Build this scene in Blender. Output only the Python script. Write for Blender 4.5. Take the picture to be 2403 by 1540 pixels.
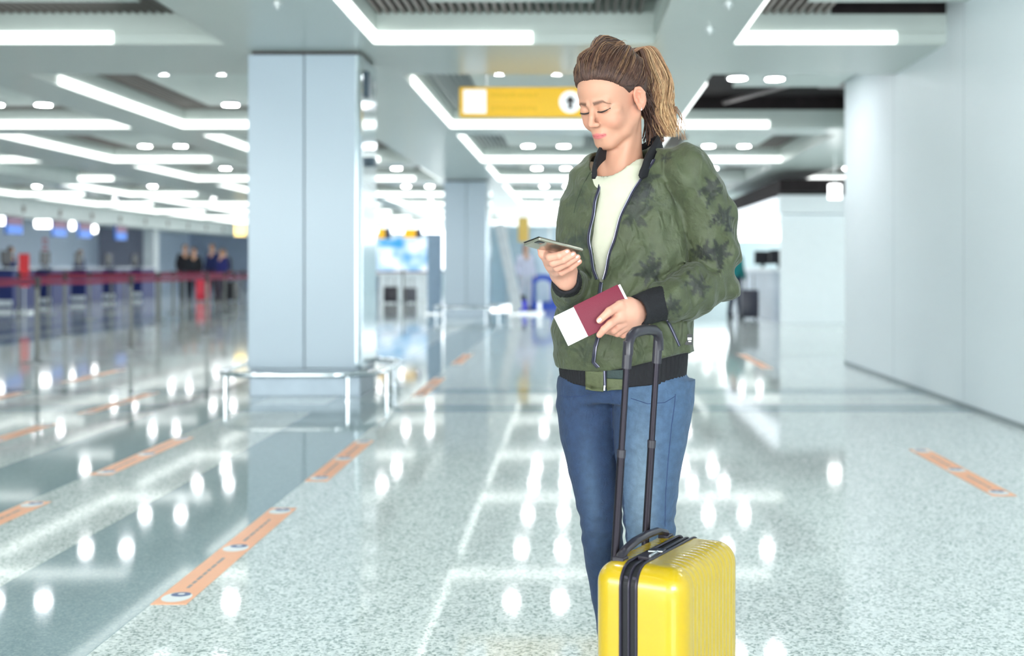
import bpy, bmesh, math, random
import numpy as np
from mathutils import Vector, Matrix, noise
from mathutils.bvhtree import BVHTree

for _o in list(bpy.data.objects): bpy.data.objects.remove(_o)
SC = bpy.context.scene; COL = SC.collection
random.seed(4); RNG = np.random.default_rng(4)

# ---------------------------------------------------------------- camera, world, lights, exposure
CAMH = 1.136                      # camera height above the floor
FPX = 2795.0                      # focal length in pixels of the 2403 x 1540 frame
PPX, PPY = 1350.0, 622.0          # where the level camera's axis meets the frame
cd = bpy.data.cameras.new('camera'); cam = bpy.data.objects.new('camera', cd); COL.objects.link(cam)
cam.location = (0, 0, CAMH); cam.rotation_euler = (math.pi/2, 0, 0)
cd.sensor_width = 36; cd.sensor_fit = 'HORIZONTAL'; cd.lens = FPX/2403*36
cd.shift_x = -(PPX-1201.5)/2403; cd.shift_y = -(770-PPY)/2403
cd.clip_start = .05; cd.clip_end = 300
cd.dof.use_dof = True; cd.dof.focus_distance = 2.93; cd.dof.aperture_fstop = 2.3
SC.camera = cam

W = bpy.data.worlds.new('world'); SC.world = W; W.use_nodes = True
bg = W.node_tree.nodes['Background']; bg.inputs[0].default_value = (.90, .97, 1.0, 1); bg.inputs[1].default_value = 2.3

def area(name, loc, rot, sx, sy, power, color):
    l = bpy.data.lights.new(name, 'AREA'); l.shape = 'RECTANGLE'; l.size = sx; l.size_y = sy; l.energy = power; l.color = color
    o = bpy.data.objects.new(name, l); COL.objects.link(o); o.location = loc; o.rotation_euler = rot; return o
# fill lights added behind the camera to brighten the woman and the hall
area('fill_light_left', (-6.5, -3.0, 2.2), (math.radians(78), 0, math.radians(-38)), 7, 2.6, 170, (1, .985, .95))
area('fill_light_right', (2.2, -4.0, 2.3), (math.radians(78), 0, math.radians(20)), 4, 2.4, 240, (.96, .99, 1))

vs = SC.view_settings; vs.view_transform = 'Standard'; vs.look = 'None'; vs.gamma = 1; vs.use_curve_mapping = False
vs.exposure = 1.35
SC.cycles.use_denoising = True
SC.cycles.max_bounces = 8; SC.cycles.diffuse_bounces = 6; SC.cycles.glossy_bounces = 4
SC.cycles.sample_clamp_indirect = 6; SC.cycles.caustics_reflective = False; SC.cycles.caustics_refractive = False

# ---------------------------------------------------------------- materials
def lin(c):
    return tuple(((x/255)/12.92 if x/255 <= .04045 else ((x/255+.055)/1.055)**2.4) for x in c[:3]) + (1,)
MATS = {}
def mat(name, rgb, rough=.5, metal=0., coat=0., em=None, ems=0., var=.06, scale=6., bump=0., bscale=60., attr=None, sheen=0., sss=0., spec=None, coatr=.05, crease=0., cscale=26.):
    if name in MATS: return MATS[name]
    m = bpy.data.materials.new(name); m.use_nodes = True; nt = m.node_tree; N = nt.nodes; L = nt.links
    b = N['Principled BSDF']; b.inputs['Roughness'].default_value = rough; b.inputs['Metallic'].default_value = metal
    if coat: b.inputs['Coat Weight'].default_value = coat; b.inputs['Coat Roughness'].default_value = coatr
    if sheen: b.inputs['Sheen Weight'].default_value = sheen
    if spec is not None: b.inputs['Specular IOR Level'].default_value = spec
    if sss: b.inputs['Subsurface Weight'].default_value = sss; b.inputs['Subsurface Radius'].default_value = (.012, .004, .002); b.inputs['Subsurface Scale'].default_value = 1.
    tc = N.new('ShaderNodeTexCoord')
    nz = N.new('ShaderNodeTexNoise'); nz.inputs['Scale'].default_value = scale; nz.inputs['Detail'].default_value = 3
    L.new(tc.outputs['Object'], nz.inputs['Vector'])
    mx = N.new('ShaderNodeMix'); mx.data_type = 'RGBA'; mx.blend_type = 'MULTIPLY'; mx.inputs[0].default_value = 1
    cr = N.new('ShaderNodeMapRange'); cr.inputs[1].default_value = .3; cr.inputs[2].default_value = .7
    cr.inputs[3].default_value = 1-var; cr.inputs[4].default_value = 1+var
    L.new(nz.outputs['Fac'], cr.inputs[0]); L.new(cr.outputs[0], mx.inputs[7])
    if attr:
        at = N.new('ShaderNodeAttribute'); at.attribute_name = attr; L.new(at.outputs['Color'], mx.inputs[6])
    else: mx.inputs[6].default_value = lin(rgb)
    L.new(mx.outputs[2], b.inputs['Base Color'])
    if em: b.inputs['Emission Color'].default_value = lin(em); b.inputs['Emission Strength'].default_value = ems
    if bump:
        n2 = N.new('ShaderNodeTexNoise'); n2.inputs['Scale'].default_value = bscale; n2.inputs['Detail'].default_value = 4
        L.new(tc.outputs['Object'], n2.inputs['Vector'])
        bp = N.new('ShaderNodeBump'); bp.inputs['Strength'].default_value = bump; bp.inputs['Distance'].default_value = .004
        L.new(n2.outputs['Fac'], bp.inputs['Height']); L.new(bp.outputs[0], b.inputs['Normal'])
        if crease:
            n3 = N.new('ShaderNodeTexNoise'); n3.inputs['Scale'].default_value = cscale; n3.inputs['Detail'].default_value = 5; n3.inputs['Distortion'].default_value = 1.6
            n3.noise_type = 'RIDGED_MULTIFRACTAL'
            mp = N.new('ShaderNodeMapping'); mp.inputs['Scale'].default_value = (1, 1, .55); L.new(tc.outputs['Object'], mp.inputs[0]); L.new(mp.outputs[0], n3.inputs['Vector'])
            b3 = N.new('ShaderNodeBump'); b3.inputs['Strength'].default_value = crease; b3.inputs['Distance'].default_value = .01
            L.new(n3.outputs['Fac'], b3.inputs['Height']); L.new(b3.outputs[0], bp.inputs['Normal'])
    MATS[name] = m; return m

# ---------------------------------------------------------------- object helpers
def link(name, me, m=None, parent=None, smooth=False):
    o = bpy.data.objects.new(name, me); COL.objects.link(o)
    if m and not me.materials: me.materials.append(m)
    if parent: o.parent = parent
    if smooth: me.shade_smooth()
    return o
def tag(o, label=None, cat=None, group=None, kind=None):
    if label: o['label'] = label
    if cat: o['category'] = cat
    if group: o['group'] = group
    if kind: o['kind'] = kind
    return o
def empty(name, loc, label=None, cat=None, group=None, rz=0):
    o = bpy.data.objects.new(name, None); COL.objects.link(o); o.location = loc; o.rotation_euler.z = rz
    o.empty_display_size = .1
    return tag(o, label, cat, group)
class MB:
    """collects simple solids and builds one mesh"""
    def __init__(s): s.v = []; s.f = []
    def box(s, x0, x1, y0, y1, z0, z1):
        n = len(s.v)
        s.v += [(x, y, z) for z in (z0, z1) for y in (y0, y1) for x in (x0, x1)]
        s.f += [tuple(n+i for i in q) for q in ((0,2,3,1),(4,5,7,6),(0,1,5,4),(2,6,7,3),(0,4,6,2),(1,3,7,5))]
        return s
    def quad(s, *p):
        n = len(s.v); s.v += list(p); s.f.append(tuple(range(n, n+len(p)))); return s
    def cyl(s, x, y, z0, z1, r, n=20, r1=None):
        k = len(s.v); r1 = r if r1 is None else r1
        for z, q in ((z0, r), (z1, r1)):
            s.v += [(x+q*math.cos(2*math.pi*i/n), y+q*math.sin(2*math.pi*i/n), z) for i in range(n)]
        s.f += [(k+i, k+(i+1)%n, k+n+(i+1)%n, k+n+i) for i in range(n)]
        s.f += [tuple(k+i for i in reversed(range(n))), tuple(k+n+i for i in range(n))]
        return s
    def tube(s, pts, rad, n=8, flat=1.0, up=None, closed=False):
        P = [Vector(p) for p in pts]; k = len(s.v); m = len(P)
        if not hasattr(rad, '__len__'): rad = [rad]*m
        prev = Vector(up) if up else None
        for i, p in enumerate(P):
            t = (P[(i+1) % m]-P[i-1]) if closed else (P[min(i+1, m-1)]-P[max(i-1, 0)])
            t.normalize()
            if prev is None: prev = Vector((0,0,1)) if abs(t.z) < .9 else Vector((1,0,0))
            a = prev - t*prev.dot(t)
            if a.length < 1e-5: a = Vector((1,0,0)) - t*t.x
            a.normalize(); b = t.cross(a)
            if not up: prev = a
            for j in range(n):
                q = 2*math.pi*j/n; s.v.append(tuple(p + a*(math.cos(q)*rad[i]*flat) + b*(math.sin(q)*rad[i])))
        for i in range(m if closed else m-1):
            o2 = ((i+1) % m)*n
            for j in range(n): s.f.append((k+i*n+j, k+i*n+(j+1)%n, k+o2+(j+1)%n, k+o2+j))
        if not closed:
            s.f.append(tuple(k+j for j in reversed(range(n)))); s.f.append(tuple(k+(m-1)*n+j for j in range(n)))
        return s
    def prism(s, poly, y0, y1):          # polygon in x,z pushed along y
        k = len(s.v); n = len(poly)
        s.v += [(x, y0, z) for x, z in poly] + [(x, y1, z) for x, z in poly]
        s.f += [tuple(k+i for i in range(n)), tuple(k+n+i for i in reversed(range(n)))]
        s.f += [(k+i, k+n+i, k+n+(i+1)%n, k+(i+1)%n) for i in range(n)]
        return s
    def mesh(s, name, bevel=0, seg=2):
        me = bpy.data.meshes.new(name); me.from_pydata(s.v, [], s.f)
        bm = bmesh.new(); bm.from_mesh(me); bmesh.ops.recalc_face_normals(bm, faces=bm.faces)
        if bevel: bmesh.ops.bevel(bm, geom=bm.edges[:], offset=bevel, segments=seg, affect='EDGES', profile=.5)
        bm.to_mesh(me); bm.free()
        return me
    def build(s, name, m, parent=None, bevel=0, smooth=False, seg=2):
        o = link(name, s.mesh(name, bevel, seg), m, parent, smooth)
        if smooth: o.data.set_sharp_from_angle(angle=math.radians(40))
        return o
def box(name, x0, x1, y0, y1, z0, z1, m, parent=None, bevel=0, smooth=False): return MB().box(x0,x1,y0,y1,z0,z1).build(name, m, parent, bevel, smooth)
def struct(o): o['kind'] = 'structure'; return o
def text(name, body, size, loc, rot, m, parent=None, ext=.0015, align='CENTER'):
    c = bpy.data.curves.new(name, 'FONT'); c.body = body; c.size = size; c.extrude = ext; c.align_x = align; c.align_y = 'CENTER'; c.resolution_u = 3
    o = bpy.data.objects.new(name, c); COL.objects.link(o)
    dg = bpy.context.evaluated_depsgraph_get(); me = bpy.data.meshes.new_from_object(o.evaluated_get(dg)); bpy.data.objects.remove(o)
    o = link(name, me, m, parent); me.materials.clear(); me.materials.append(m); o.location = loc; o.rotation_euler = rot; return o
# ================================================================ THE HALL
ZC = 2.985                     # underside of the ceiling beams
ZP = 3.235                     # recessed panels
mfloor = bpy.data.materials.new('terrazzo'); mfloor.use_nodes = True
def terrazzo(m, base, dark, light, cover, rough, scale, var=.03):
    nt = m.node_tree; N = nt.nodes; L = nt.links; b = N['Principled BSDF']
    tc = N.new('ShaderNodeTexCoord')
    v = N.new('ShaderNodeTexVoronoi'); v.inputs['Scale'].default_value = scale
    nz = N.new('ShaderNodeTexNoise'); nz.inputs['Scale'].default_value = scale*1.1; nz.inputs['Detail'].default_value = 2
    ad = N.new('ShaderNodeMix'); ad.data_type = 'RGBA'; ad.inputs[0].default_value = .012; 
    L.new(tc.outputs['Object'], ad.inputs[6]); L.new(nz.outputs['Color'], ad.inputs[7]); L.new(tc.outputs['Object'], nz.inputs['Vector'])
    L.new(ad.outputs[2], v.inputs['Vector'])
    sp = N.new('ShaderNodeSeparateColor'); L.new(v.outputs['Color'], sp.inputs[0])
    r = N.new('ShaderNodeValToRGB'); e = r.color_ramp; e.interpolation = 'CONSTANT'
    e.elements[0].position = 0; e.elements[0].color = lin(dark)
    e.elements[1].position = cover; e.elements[1].color = lin(base)
    mid = e.elements.new(cover*.4); mid.color = lin([(a*1+c*1)/2 for a, c in zip(dark, base)])
    x = e.elements.new(.80); x.color = lin(light)
    L.new(sp.outputs[0], r.inputs[0])
    big = N.new('ShaderNodeTexNoise'); big.inputs['Scale'].default_value = .7; L.new(tc.outputs['Object'], big.inputs['Vector'])
    mr = N.new('ShaderNodeMapRange'); mr.inputs[3].default_value = 1-var; mr.inputs[4].default_value = 1+var; L.new(big.outputs['Fac'], mr.inputs[0])
    mx = N.new('ShaderNodeMix'); mx.data_type = 'RGBA'; mx.blend_type = 'MULTIPLY'; mx.inputs[0].default_value = 1
    L.new(r.outputs[0], mx.inputs[6]); L.new(mr.outputs[0], mx.inputs[7]); L.new(mx.outputs[2], b.inputs['Base Color'])
    b.inputs['Roughness'].default_value = rough; b.inputs['IOR'].default_value = 1.55
    b.inputs['Specular IOR Level'].default_value = .16
terrazzo(mfloor, (222,229,228), (150,164,163), (240,245,243), .34, .056, 125)
mband = bpy.data.materials.new('dark_terrazzo'); mband.use_nodes = True
terrazzo(mband, (150,168,173), (138,157,163), (160,177,182), .4, .056, 150)

struct(box('floor', -22, 14, -9, 66, -.12, 0, mfloor))
fl = bpy.data.objects['floor']; fl['label'] = 'polished speckled pale terrazzo floor of the terminal hall'
def inlay(x0, x1, y0, y1): return box('inlay_band', x0, x1, y0, y1, -.005, .0012, mband, fl)
LB = [(-2.03,-1.42), (-3.22,-2.63)]
for k in (0, 1, 2):
    for a, b_ in LB:
        for ya, yb in ((-4, 9.18), (9.68, 10.48), (10.95, 24.5), (26.2, 60)):
            inlay(a-6.64*k, b_-6.64*k, ya, yb)
for ya, yb in ((9.18, 9.68), (10.48, 10.95), (24.5, 25.1), (25.6, 26.2)):
    inlay(-16, 3.09 if ya < 13 else 12, ya, yb)

# ---- walls
mwall = mat('painted_wall', (226,234,239), .5, var=.015, scale=.6)
mwallfar = mat('far_wall', (214,226,233), .5, var=.02)
mskirt = mat('skirting_metal', (150,160,164), .35, metal=.6)
wr = MB().box(3.10, 3.5, -9, 13.7, 0, 3.62).build('wall_right', mwall); struct(wr); wr['label'] = 'smooth pale blue white wall along the right side'
for y in (2.4, 5.2, 7.6, 9.5, 11.6):     # recessed panel joints: slim dark reveals
    box('panel_joint', 3.0985, 3.105, y, y+.006, .05, 3.5, mat('joint_grey', (176,186,192), .5), wr)
struct(box('baseboard_right', 3.092, 3.10, -9, 13.7, 0, .035, mskirt))
struct(box('wall_left', -22.2, -22, -9, 66, 0, 3.6, mwallfar))
struct(box('wall_back', -22, 14, 64, 64.3, 0, .9, mwallfar))
struct(box('wall_end_right', .5, 14, 60, 60.2, 0, 2.35, mwallfar))

struct(box('wall_alcove', 3.5, 14, 13.4, 13.6, 0, 3.6, mwallfar))

# ---- ceiling : beams, coffers with light troughs, grilles, panels, downlights
mceil = mat('ceiling_paint', (196,205,199), .35, var=.02, scale=.5, coat=.3, coatr=.2)
mfascia = mat('fascia_paint', (200,210,205), .5, var=.02)
mpanel = mat('ceiling_panel_paint', (205,214,210), .5, var=.02)
mgr_l = mat('grille_light', (150,160,160), .45, metal=.4)
mgr_d = mat('grille_taupe', (108,100,96), .5, metal=.2)
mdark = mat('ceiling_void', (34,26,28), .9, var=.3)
mled = mat('strip_lamp', (255,255,250), .5, em=(250,255,252), ems=1.05)
mdl = mat('downlight_lamp', (255,255,255), .5, em=(250,252,255), ems=38)
mtrim = mat('downlight_ring', (220,225,225), .3, metal=.5)
XB = []      # coffer column ranges
for k in range(-2, 2):
    c = -2.31+6.64*k
    XB.append((c+.625, c+3.32-.345)); XB.append((c+3.32+.315, c+6.64-.62))
XB = [(round(a,3), round(b,3)) for a, b in XB]
XB = [r for r in XB if r[0] > -16 and r[1] < 9]
YB = [(.6,4.8),(5.9,9.97),(11.55,16.12),(16.95,21.45),(22.3,26.2),(27.5,32.0),(32.8,37.2),(38.0,42.4),(43.2,47.6),(48.4,53)]
cb = MB()
xs = [-18] + [v for r in XB for v in r] + [14]
ys = [-9] + [v for r in YB for v in r] + [64]
ycells = [(ys[i], ys[i+1], i % 2 == 1) for i in range(len(ys)-1)]
xcells = [(xs[i], xs[i+1], i % 2 == 1) for i in range(len(xs)-1)]
for (y0, y1, yo) in ycells:
    if not yo: cb.box(-22, 14, y0, y1, ZC, 3.6)
    else:
        for (x0, x1, xo) in xcells:
            if not xo: cb.box(x0 if x0 > -18 else -22, x1, y0, y1, ZC, 3.6)
cb.box(-22, 14, -9, 64, 3.6, 3.7)
ceil = struct(cb.build('ceiling', mceil)); ceil['label'] = 'white coffered ceiling of broad beams around sunken bays'
NX = {-15:'far left'}
def ordn(n): return ['nearest','second','third','fourth','fifth','sixth','seventh','eighth','ninth','tenth'][n]
colname = {}
for i, (x0, x1) in enumerate(XB): colname[i] = None
ci = [i for i, r in enumerate(XB) if r[0] < -.5 < r[1]][0]
def cname(i):
    d = i-ci
    return 'bay line above the woman' if d == 0 else ('bay line right of the woman' if d == 1 else ('rightmost bay line' if d == 2 else '%s bay line left of woman' % (['first','second','third','fourth','fifth'][-d-1])))
slat_me = {}
def slat_mesh(L):
    k = round(L, 3)
    if k not in slat_me: slat_me[k] = MB().box(-.014, .014, 0, k, 0, .05).mesh('slat')
    return slat_me[k]
disc_me = MB().cyl(0, 0, 0, .012, .095, 24).mesh('lamp'); ring_me = MB().cyl(0, 0, .004, .03, .12, 24).mesh('trim_ring')
disc_me.materials.append(mdl); ring_me.materials.append(mtrim)
for ix, (x0, x1) in enumerate(XB):
    for iy, (y0, y1) in enumerate(YB):
        if x0 > 4 and iy < 3: continue
        if x0 < -9 and iy < 2: continue
        if x0 < -3 and iy < 1: continue
        bay = '%s row, %s' % (ordn(iy), cname(ix))
        w = .52
        mg = mgr_d if (x1 < -1.7 or x0 > 1.2) else mgr_l
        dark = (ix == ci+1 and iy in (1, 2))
        # fascia lining
        f = MB()
        f.box(x0, x0+.012, y0, y1, ZC+.1, ZP+.02).box(x1-.012, x1, y0, y1, ZC+.1, ZP+.02)
        f.box(x0, x1, y1-.012, y1, ZC+.1, ZP-.001 if dark else ZP+.02).box(x0, x1, y0, y0+.012, ZC+.1, ZP+.02)
        f.build('coffer_fascia', mfascia, ceil)
        # backing void + grille slats round the rim
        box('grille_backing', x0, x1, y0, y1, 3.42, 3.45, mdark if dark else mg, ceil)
        if dark: MB().box(2.14 if iy == 1 else x0, x1, y1-.012, y1, ZP+.0, 3.42).box(x1-.012, x1, y0, y1-.012, ZP+.02, 3.42).box(x0, x0+.012, y0, y1-.012, ZP+.02, 3.42).build('void_dark_sheet', mdark, ceil)  # near-black sheets added so the inside of the open bay reads as shaded
        g = MB(); single = (iy == 1 and ix in (ci-1, ci, ci+1)) or (iy == 2 and ix == ci)
        n = int((x1-x0-.06)/.07)
        gr = None
        if single: gr = link('ceiling_grille', MB().box(x0+.012, x1-.012, y1-w-.01, y1-w+.01, ZP+.045, ZP+.07).mesh('g'), mg, ceil)
        for j in range(n):
            x = x0+.05+j*.07
            side = x < x0+w or x > x1-w
            segs = [(y0+.02, y1-.02)] if side else [(y0+.02, y0+w), (y1-w, y1-.02)]
            for (a, b_) in segs:
                if dark and iy == 1 and x > 2.14 and b_ > y1-.1: continue
                if dark and iy == 2 and b_ > y1-.1: 
                    continue
                if single and b_ > y1-.1:
                    o = link('slat', slat_mesh(b_-a), mg, gr); o.location = (x, a, ZP)
                else: g.box(x-.014, x+.014, a, b_, ZP, ZP+.05)
        if g.v:
            go = g.build('grille_slats', mg, ceil); go['kind'] = 'stuff'
        yb = y1-w if not (dark and iy == 2) else 13.95
        box('ceiling_panel', x0+w, x1-(w if not (dark and iy == 2) else .12+w), y0+w, yb, ZP-.012, ZP+.02, mpanel, ceil)
        # strip lamps
        def strip(a, c, e, f_, lab):
            t = box('strip_light', a, c, e, f_, ZC+.006, ZC+.098, mled); tag(t, lab, 'light', 'strip lights of the ceiling bays')
        th = .03
        full = (ix*7+iy*3) % 4
        if iy >= 1 or ix == ci:
            ya = y0+.7 if iy == 2 else y0+.05
            if not (ix == ci-1 and iy == 1):
                strip(x0, x0+th, ya, y1-.001, 'left-edge white strip light, '+bay)
            xe = {(ci,1):-.36, (ci-1,1):-3.87, (ci+1,1):2.68, (ci,2):x1, (ci-1,2):x1, (ci+1,2):2.62, (ci-2,2):x1-.05, (ci,3):x1}.get((ix,iy), x0+(x1-x0)*(.75 if full else 1))
            strip(x0+th+.001, xe, y1-th, y1-.001, 'far-edge white strip light, '+bay)
            if xe < x1-.1: box('trough_cover', xe+.01, x1, y1-.015, y1-.002, ZC+.02, ZC+.09, mfascia, ceil)
            if full == 1 and iy > 2 and ix != ci:
                strip(x1-th, x1, y0+.4, y1-th-.002, 'right-edge white strip light, '+bay)
        # downlights
        cx = (x0+x1)/2
        if iy == 1: rows = [(y0+1.1, 'near')]
        elif iy == 0: rows = [(y1-.9, 'far')]
        else: rows = [(y0+1.2, 'near'), (y1-.8, 'far')]
        for (yy, nm) in rows:
            for sgn in (-1, 1):
                if ix == ci+1 and iy == 2 and nm == 'near' and sgn == 1: continue
                yy2 = yy; x = cx + sgn*.31 + (.0 if ix != ci+1 else .1)
                if ix == ci+1 and iy == 2: x, yy2 = (2.21, 12.6) if nm == 'near' else ((1.79, 13.15) if sgn < 0 else (2.21, 13.2))
                d = empty('downlight', (x, yy2, ZP-.045), '%s round downlight of the %s pair, %s' % ('left' if sgn < 0 else 'right', nm, bay), 'light', 'round ceiling downlights')
                a = link('lamp', disc_me, None, d); b2 = link('trim_ring', ring_me, None, d)
# hanging bulkhead at upper left
struct(box('trim_1', -13.5, -10.35, 17.1, 24.8, 2.80, 3.3, mat('bulkhead_white', (214,224,220), .4)))
bpy.data.objects['trim_1']['label'] = 'pale boxed bulkhead hanging from the ceiling at the left'
# smoke detectors / sprinklers on the beam
for (x, y, lab) in ((.98+.1, 8.4, 'small white sprinkler head on the ceiling beam right of the woman'), (1.05, 9.3, 'small white detector on the beam, farther of the two right of the woman'),(-2.1, 8.4,'small sprinkler head on the broad beam in front of the big column')):
    s = MB().cyl(x, y, ZC-.02, ZC, .035, 14).cyl(x, y, ZC-.045, ZC-.02, .014, 10).build('sprinkler_head', mtrim); tag(s, lab, 'sprinkler')
# fallen pipe and duct inside the open bay at right
pv = empty('ceiling_duct', (2.6, 14.8, 3.4), 'grey duct and pipe seen through the open ceiling bay right of the woman', 'duct')
def rel(o): o.matrix_parent_inverse = o.parent.matrix_world.inverted() if False else Matrix.Translation(-Vector(o.parent.location)); return o
rel(MB().tube([(2.0,16.0,3.32),(2.95,13.9,3.36)], .03, 10).build('pipe', mat('duct_grey',(150,140,142),.4,metal=.5), pv))
rel(MB().box(2.95,3.65,14.2,14.45,3.28,3.40).build('duct', MATS['duct_grey'], pv))

# ---- big column in front and the one behind
mcolf = mat('column_panel', (164,180,192), .35, metal=.1, var=.015, scale=.5, coat=.15, coatr=.2)
mcols = mat('column_steel', (205,216,222), .12, metal=.9, var=.01)
mplinth = mat('plinth_grey', (132,146,156), .3, metal=.4)
mgap = mat('shadow_gap', (60,52,52), .7)
mchrome = mat('chrome', (225,232,236), .08, metal=1)
def column(x0, x1, y0, y1, lab, big):
    c = empty('column', ((x0+x1)/2, (y0+y1)/2, 0), lab, 'column', 'square clad columns')
    R = lambda o: rel(o)
    xm = (x0+x1)/2-.005
    R(box('core', x0+.03, x1-.03, y0+.03, y1-.03, 0, ZC, mgap, c))
    ch = .05
    R(box('front_panel', x0, xm-.004, y0, y0+.03, .24, ZC-.03, mcolf, c, .004)); R(box('front_panel', xm+.004, x1-ch, y0, y0+.03, .24, ZC-.03, mcolf, c, .004))
    R(MB().prism([(0,0)],0,0).quad((x1-ch,y0,.24),(x1,y0+ch,.24),(x1,y0+ch,ZC-.03),(x1-ch,y0,ZC-.03)).build('corner_strip', mcols, c)) if False else None
    m = MB(); n = 6
    for i in range(n):
        a0 = math.pi/2*i/n; a1 = math.pi/2*(i+1)/n
        p = lambda a: (x1-ch+ch*math.sin(a), y0+ch-ch*math.cos(a))
        (xa, ya), (xb, yb) = p(a0), p(a1)
        m.quad((xa,ya,.24),(xb,yb,.24),(xb,yb,ZC-.03),(xa,ya,ZC-.03))
    o = m.build('corner_strip', mcols, c, smooth=True); R(o)
    R(box('side_panel', x1-.03, x1, y0+ch+.004, y1, .24, ZC-.03, mcols, c, .004))
    R(box('side_panel', x0, x0+.03, y0+.035, y1, .24, ZC-.03, mcolf, c, .004))
    R(box('rear_panel', x0+.035, x1-.035, y1-.03, y1, .24, ZC-.03, mcolf, c, .004))
    R(box('plinth', x0+.01, x1-.01, y0+.01, y1-.01, 0, .235, mplinth, c, .004))
    # guard rail round the foot
    r = empty('guard_rail', ((x0+x1)/2, y0, 0), ('low chrome guard rail round the foot of the big pale column' if big else 'low chrome guard rail round the foot of the distant column'), 'rail')
    o_ = .21; X0, X1, Y0, Y1 = x0-o_, x1+o_, y0-.45, y1+.45; q = .42
    pts = []
    for (cx, cy, a0) in ((X1-q, Y0+q, -90), (X1-q, Y1-q, 0), (X0+q, Y1-q, 90), (X0+q, Y0+q, 180)):
        for i in range(9):
            a = math.radians(a0+90*i/8); pts.append((cx+q*math.cos(a), cy+q*math.sin(a), .225))
    R(MB().tube(pts, .024, 10, closed=True, up=(0,0,1)).build('rail', mchrome, r, smooth=True))
    for (px, py) in ((X1-q*.6, Y0+.06), (X0+.06, Y0+q*.7), (X1, Y0+q+.1), (X1-.08, Y1-q*.5), (X0+.08, Y1-q*.5)):
        R(MB().cyl(px, py, 0, .215, .016, 12).cyl(px, py, 0, .008, .04, 14).build('post', mchrome, r, smooth=True))
    return c
column(-2.83, -1.85, 10.3, 11.07, 'big square column of pale blue grey panels left of the woman', True)
column(-2.86, -1.88, 25.9, 26.7, 'distant pale column seen between the big column and the woman', False)
# call box and small fittings on the steel side of the big column
cbx = box('call_box', -1.85, -1.79, 10.62, 10.76, 2.02, 2.10, mat('fitting_grey', (90,110,125), .4), None, .006); tag(cbx, 'small dark fitting bracket on the steel side of the big column', 'fitting')
cbx2 = box('speaker_box', -1.85, -1.82, 10.5, 10.62, 2.62, 2.85, MATS['fitting_grey'], None, .006); tag(cbx2, 'narrow dark box high on the steel side of the big column', 'fitting')

# ---- orange floor stickers
mor = mat('sticker_orange', (250,178,132), .35, var=.04); mwh = mat('sticker_white', (238,240,240), .35); mbl = mat('sticker_blue', (52,84,140), .35); mtx = mat('sticker_text', (150,140,140), .4)
def disc(x, y, z, rx, ry, n=20): 
    m = MB(); k = [(x+rx*math.cos(2*math.pi*i/n), y+ry*math.sin(2*math.pi*i/n), z) for i in range(n)]; m.quad(*k); return m
def sticker(x, y0, L, lab, w=.12):
    s = empty('floor_sticker', (x, y0, 0), lab, 'sticker', 'orange floor guidance stickers')
    box('strip', -w/2, w/2, 0, L, .0005, .0018, mor, s)
    for yy in (.085, L*.5, L-.075):
        disc(0, yy, .0022, .05, .062).build('white_disc', mwh, s)
        disc(.004, yy+.032, .0026, .034, .028).build('blue_emblem', mbl, s)
        disc(.004, yy+.036, .003, .012, .010).build('emblem_centre', mwh, s)
    for (a, b_) in ((.2, L*.5-.12), (L*.5+.12, L-.2)):
        yy = a; m = MB()
        while yy < b_-.05:
            l = random.uniform(.03, .09); l = min(l, b_-yy); m.box(-.006, .006, yy, yy+l, .0019, .0024); yy += l+.014
        m.build('lettering', mtx, s)
for x, y0, L, lab in (
    (-1.36, 3.98, 1.58, 'nearest orange strip sticker with blue and white emblems on the floor'),
    (-1.36, 6.25, 1.45, 'second orange strip sticker beyond the nearest one, same line'),
    (-1.36, 10.3, 1.7, 'faint orange strip sticker on the floor just right of the column rail'),
    (-1.36, 13.6, 1.6, 'farthest faint orange sticker of the line right of the column'),
    (-2.57, 4.15, 1.56, 'orange strip sticker at the left edge of the frame, lower'),
    (-2.57, 6.44, 1.4, 'orange strip sticker left of the column foot, between two dark floor bands'),
    (-3.75, 6.9, 1.6, 'orange strip sticker at the left edge of the frame, middle of the three'),
    (-3.75, 9.1, 1.5, 'blurred orange strip sticker in front of the column, to its left'),
    (-4.92, 9.1, 1.55, 'short orange sticker at the left edge of the frame, topmost'),
    (-4.92, 11.5, 1.4, 'blurred orange sticker below the barrier posts'),
    (2.11, 5.85, 1.48, 'orange strip sticker alone on the floor at the right by the wall'),
    (2.11, 13.0, 2.2, 'faint orange sticker on the floor right of the woman, in front of the kiosk')):
    sticker(x, y0, L, lab)

# ---- yellow hanging sign
mye = mat('sign_yellow', (238,186,10), .4, em=(250,200,10), ems=.10, var=.03); mbk = mat('sign_black', (30,32,34), .5); msw = mat('sign_white', (235,238,240), .5, em=(235,240,245), ems=.25)
msg = mat('sign_grey_ink', (198,206,212), .5, em=(200,208,214), ems=.3); mso = mat('sign_ochre_ink', (196,160,10), .5, em=(190,150,0), ems=.3)
sg = empty('hanging_sign', (-.2, 12.0, 2.78), 'yellow hanging direction sign with white pictogram behind the woman', 'sign')
rel(box('sign_panel', -1.167, .86, 11.98, 12.08, 2.628, 2.928, mye, sg, .008))
rel(box('pictogram', -1.125, -.895, 11.974, 11.98, 2.66, 2.90, msw, sg, .002))
pg = MB(); N_ = 24
for r0, r1 in ((.075,.088),(.03,.045)):
    for i in range(N_):
        a, b_ = 2*math.pi*i/N_, 2*math.pi*(i+1)/N_
        pg.quad(*[(-1.01+r*math.cos(t), 11.972, 2.78+r*math.sin(t)) for r, t in ((r0,a),(r1,a),(r1,b_),(r0,b_))])
rel(pg.build('pictogram_rings', msg, sg))
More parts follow.
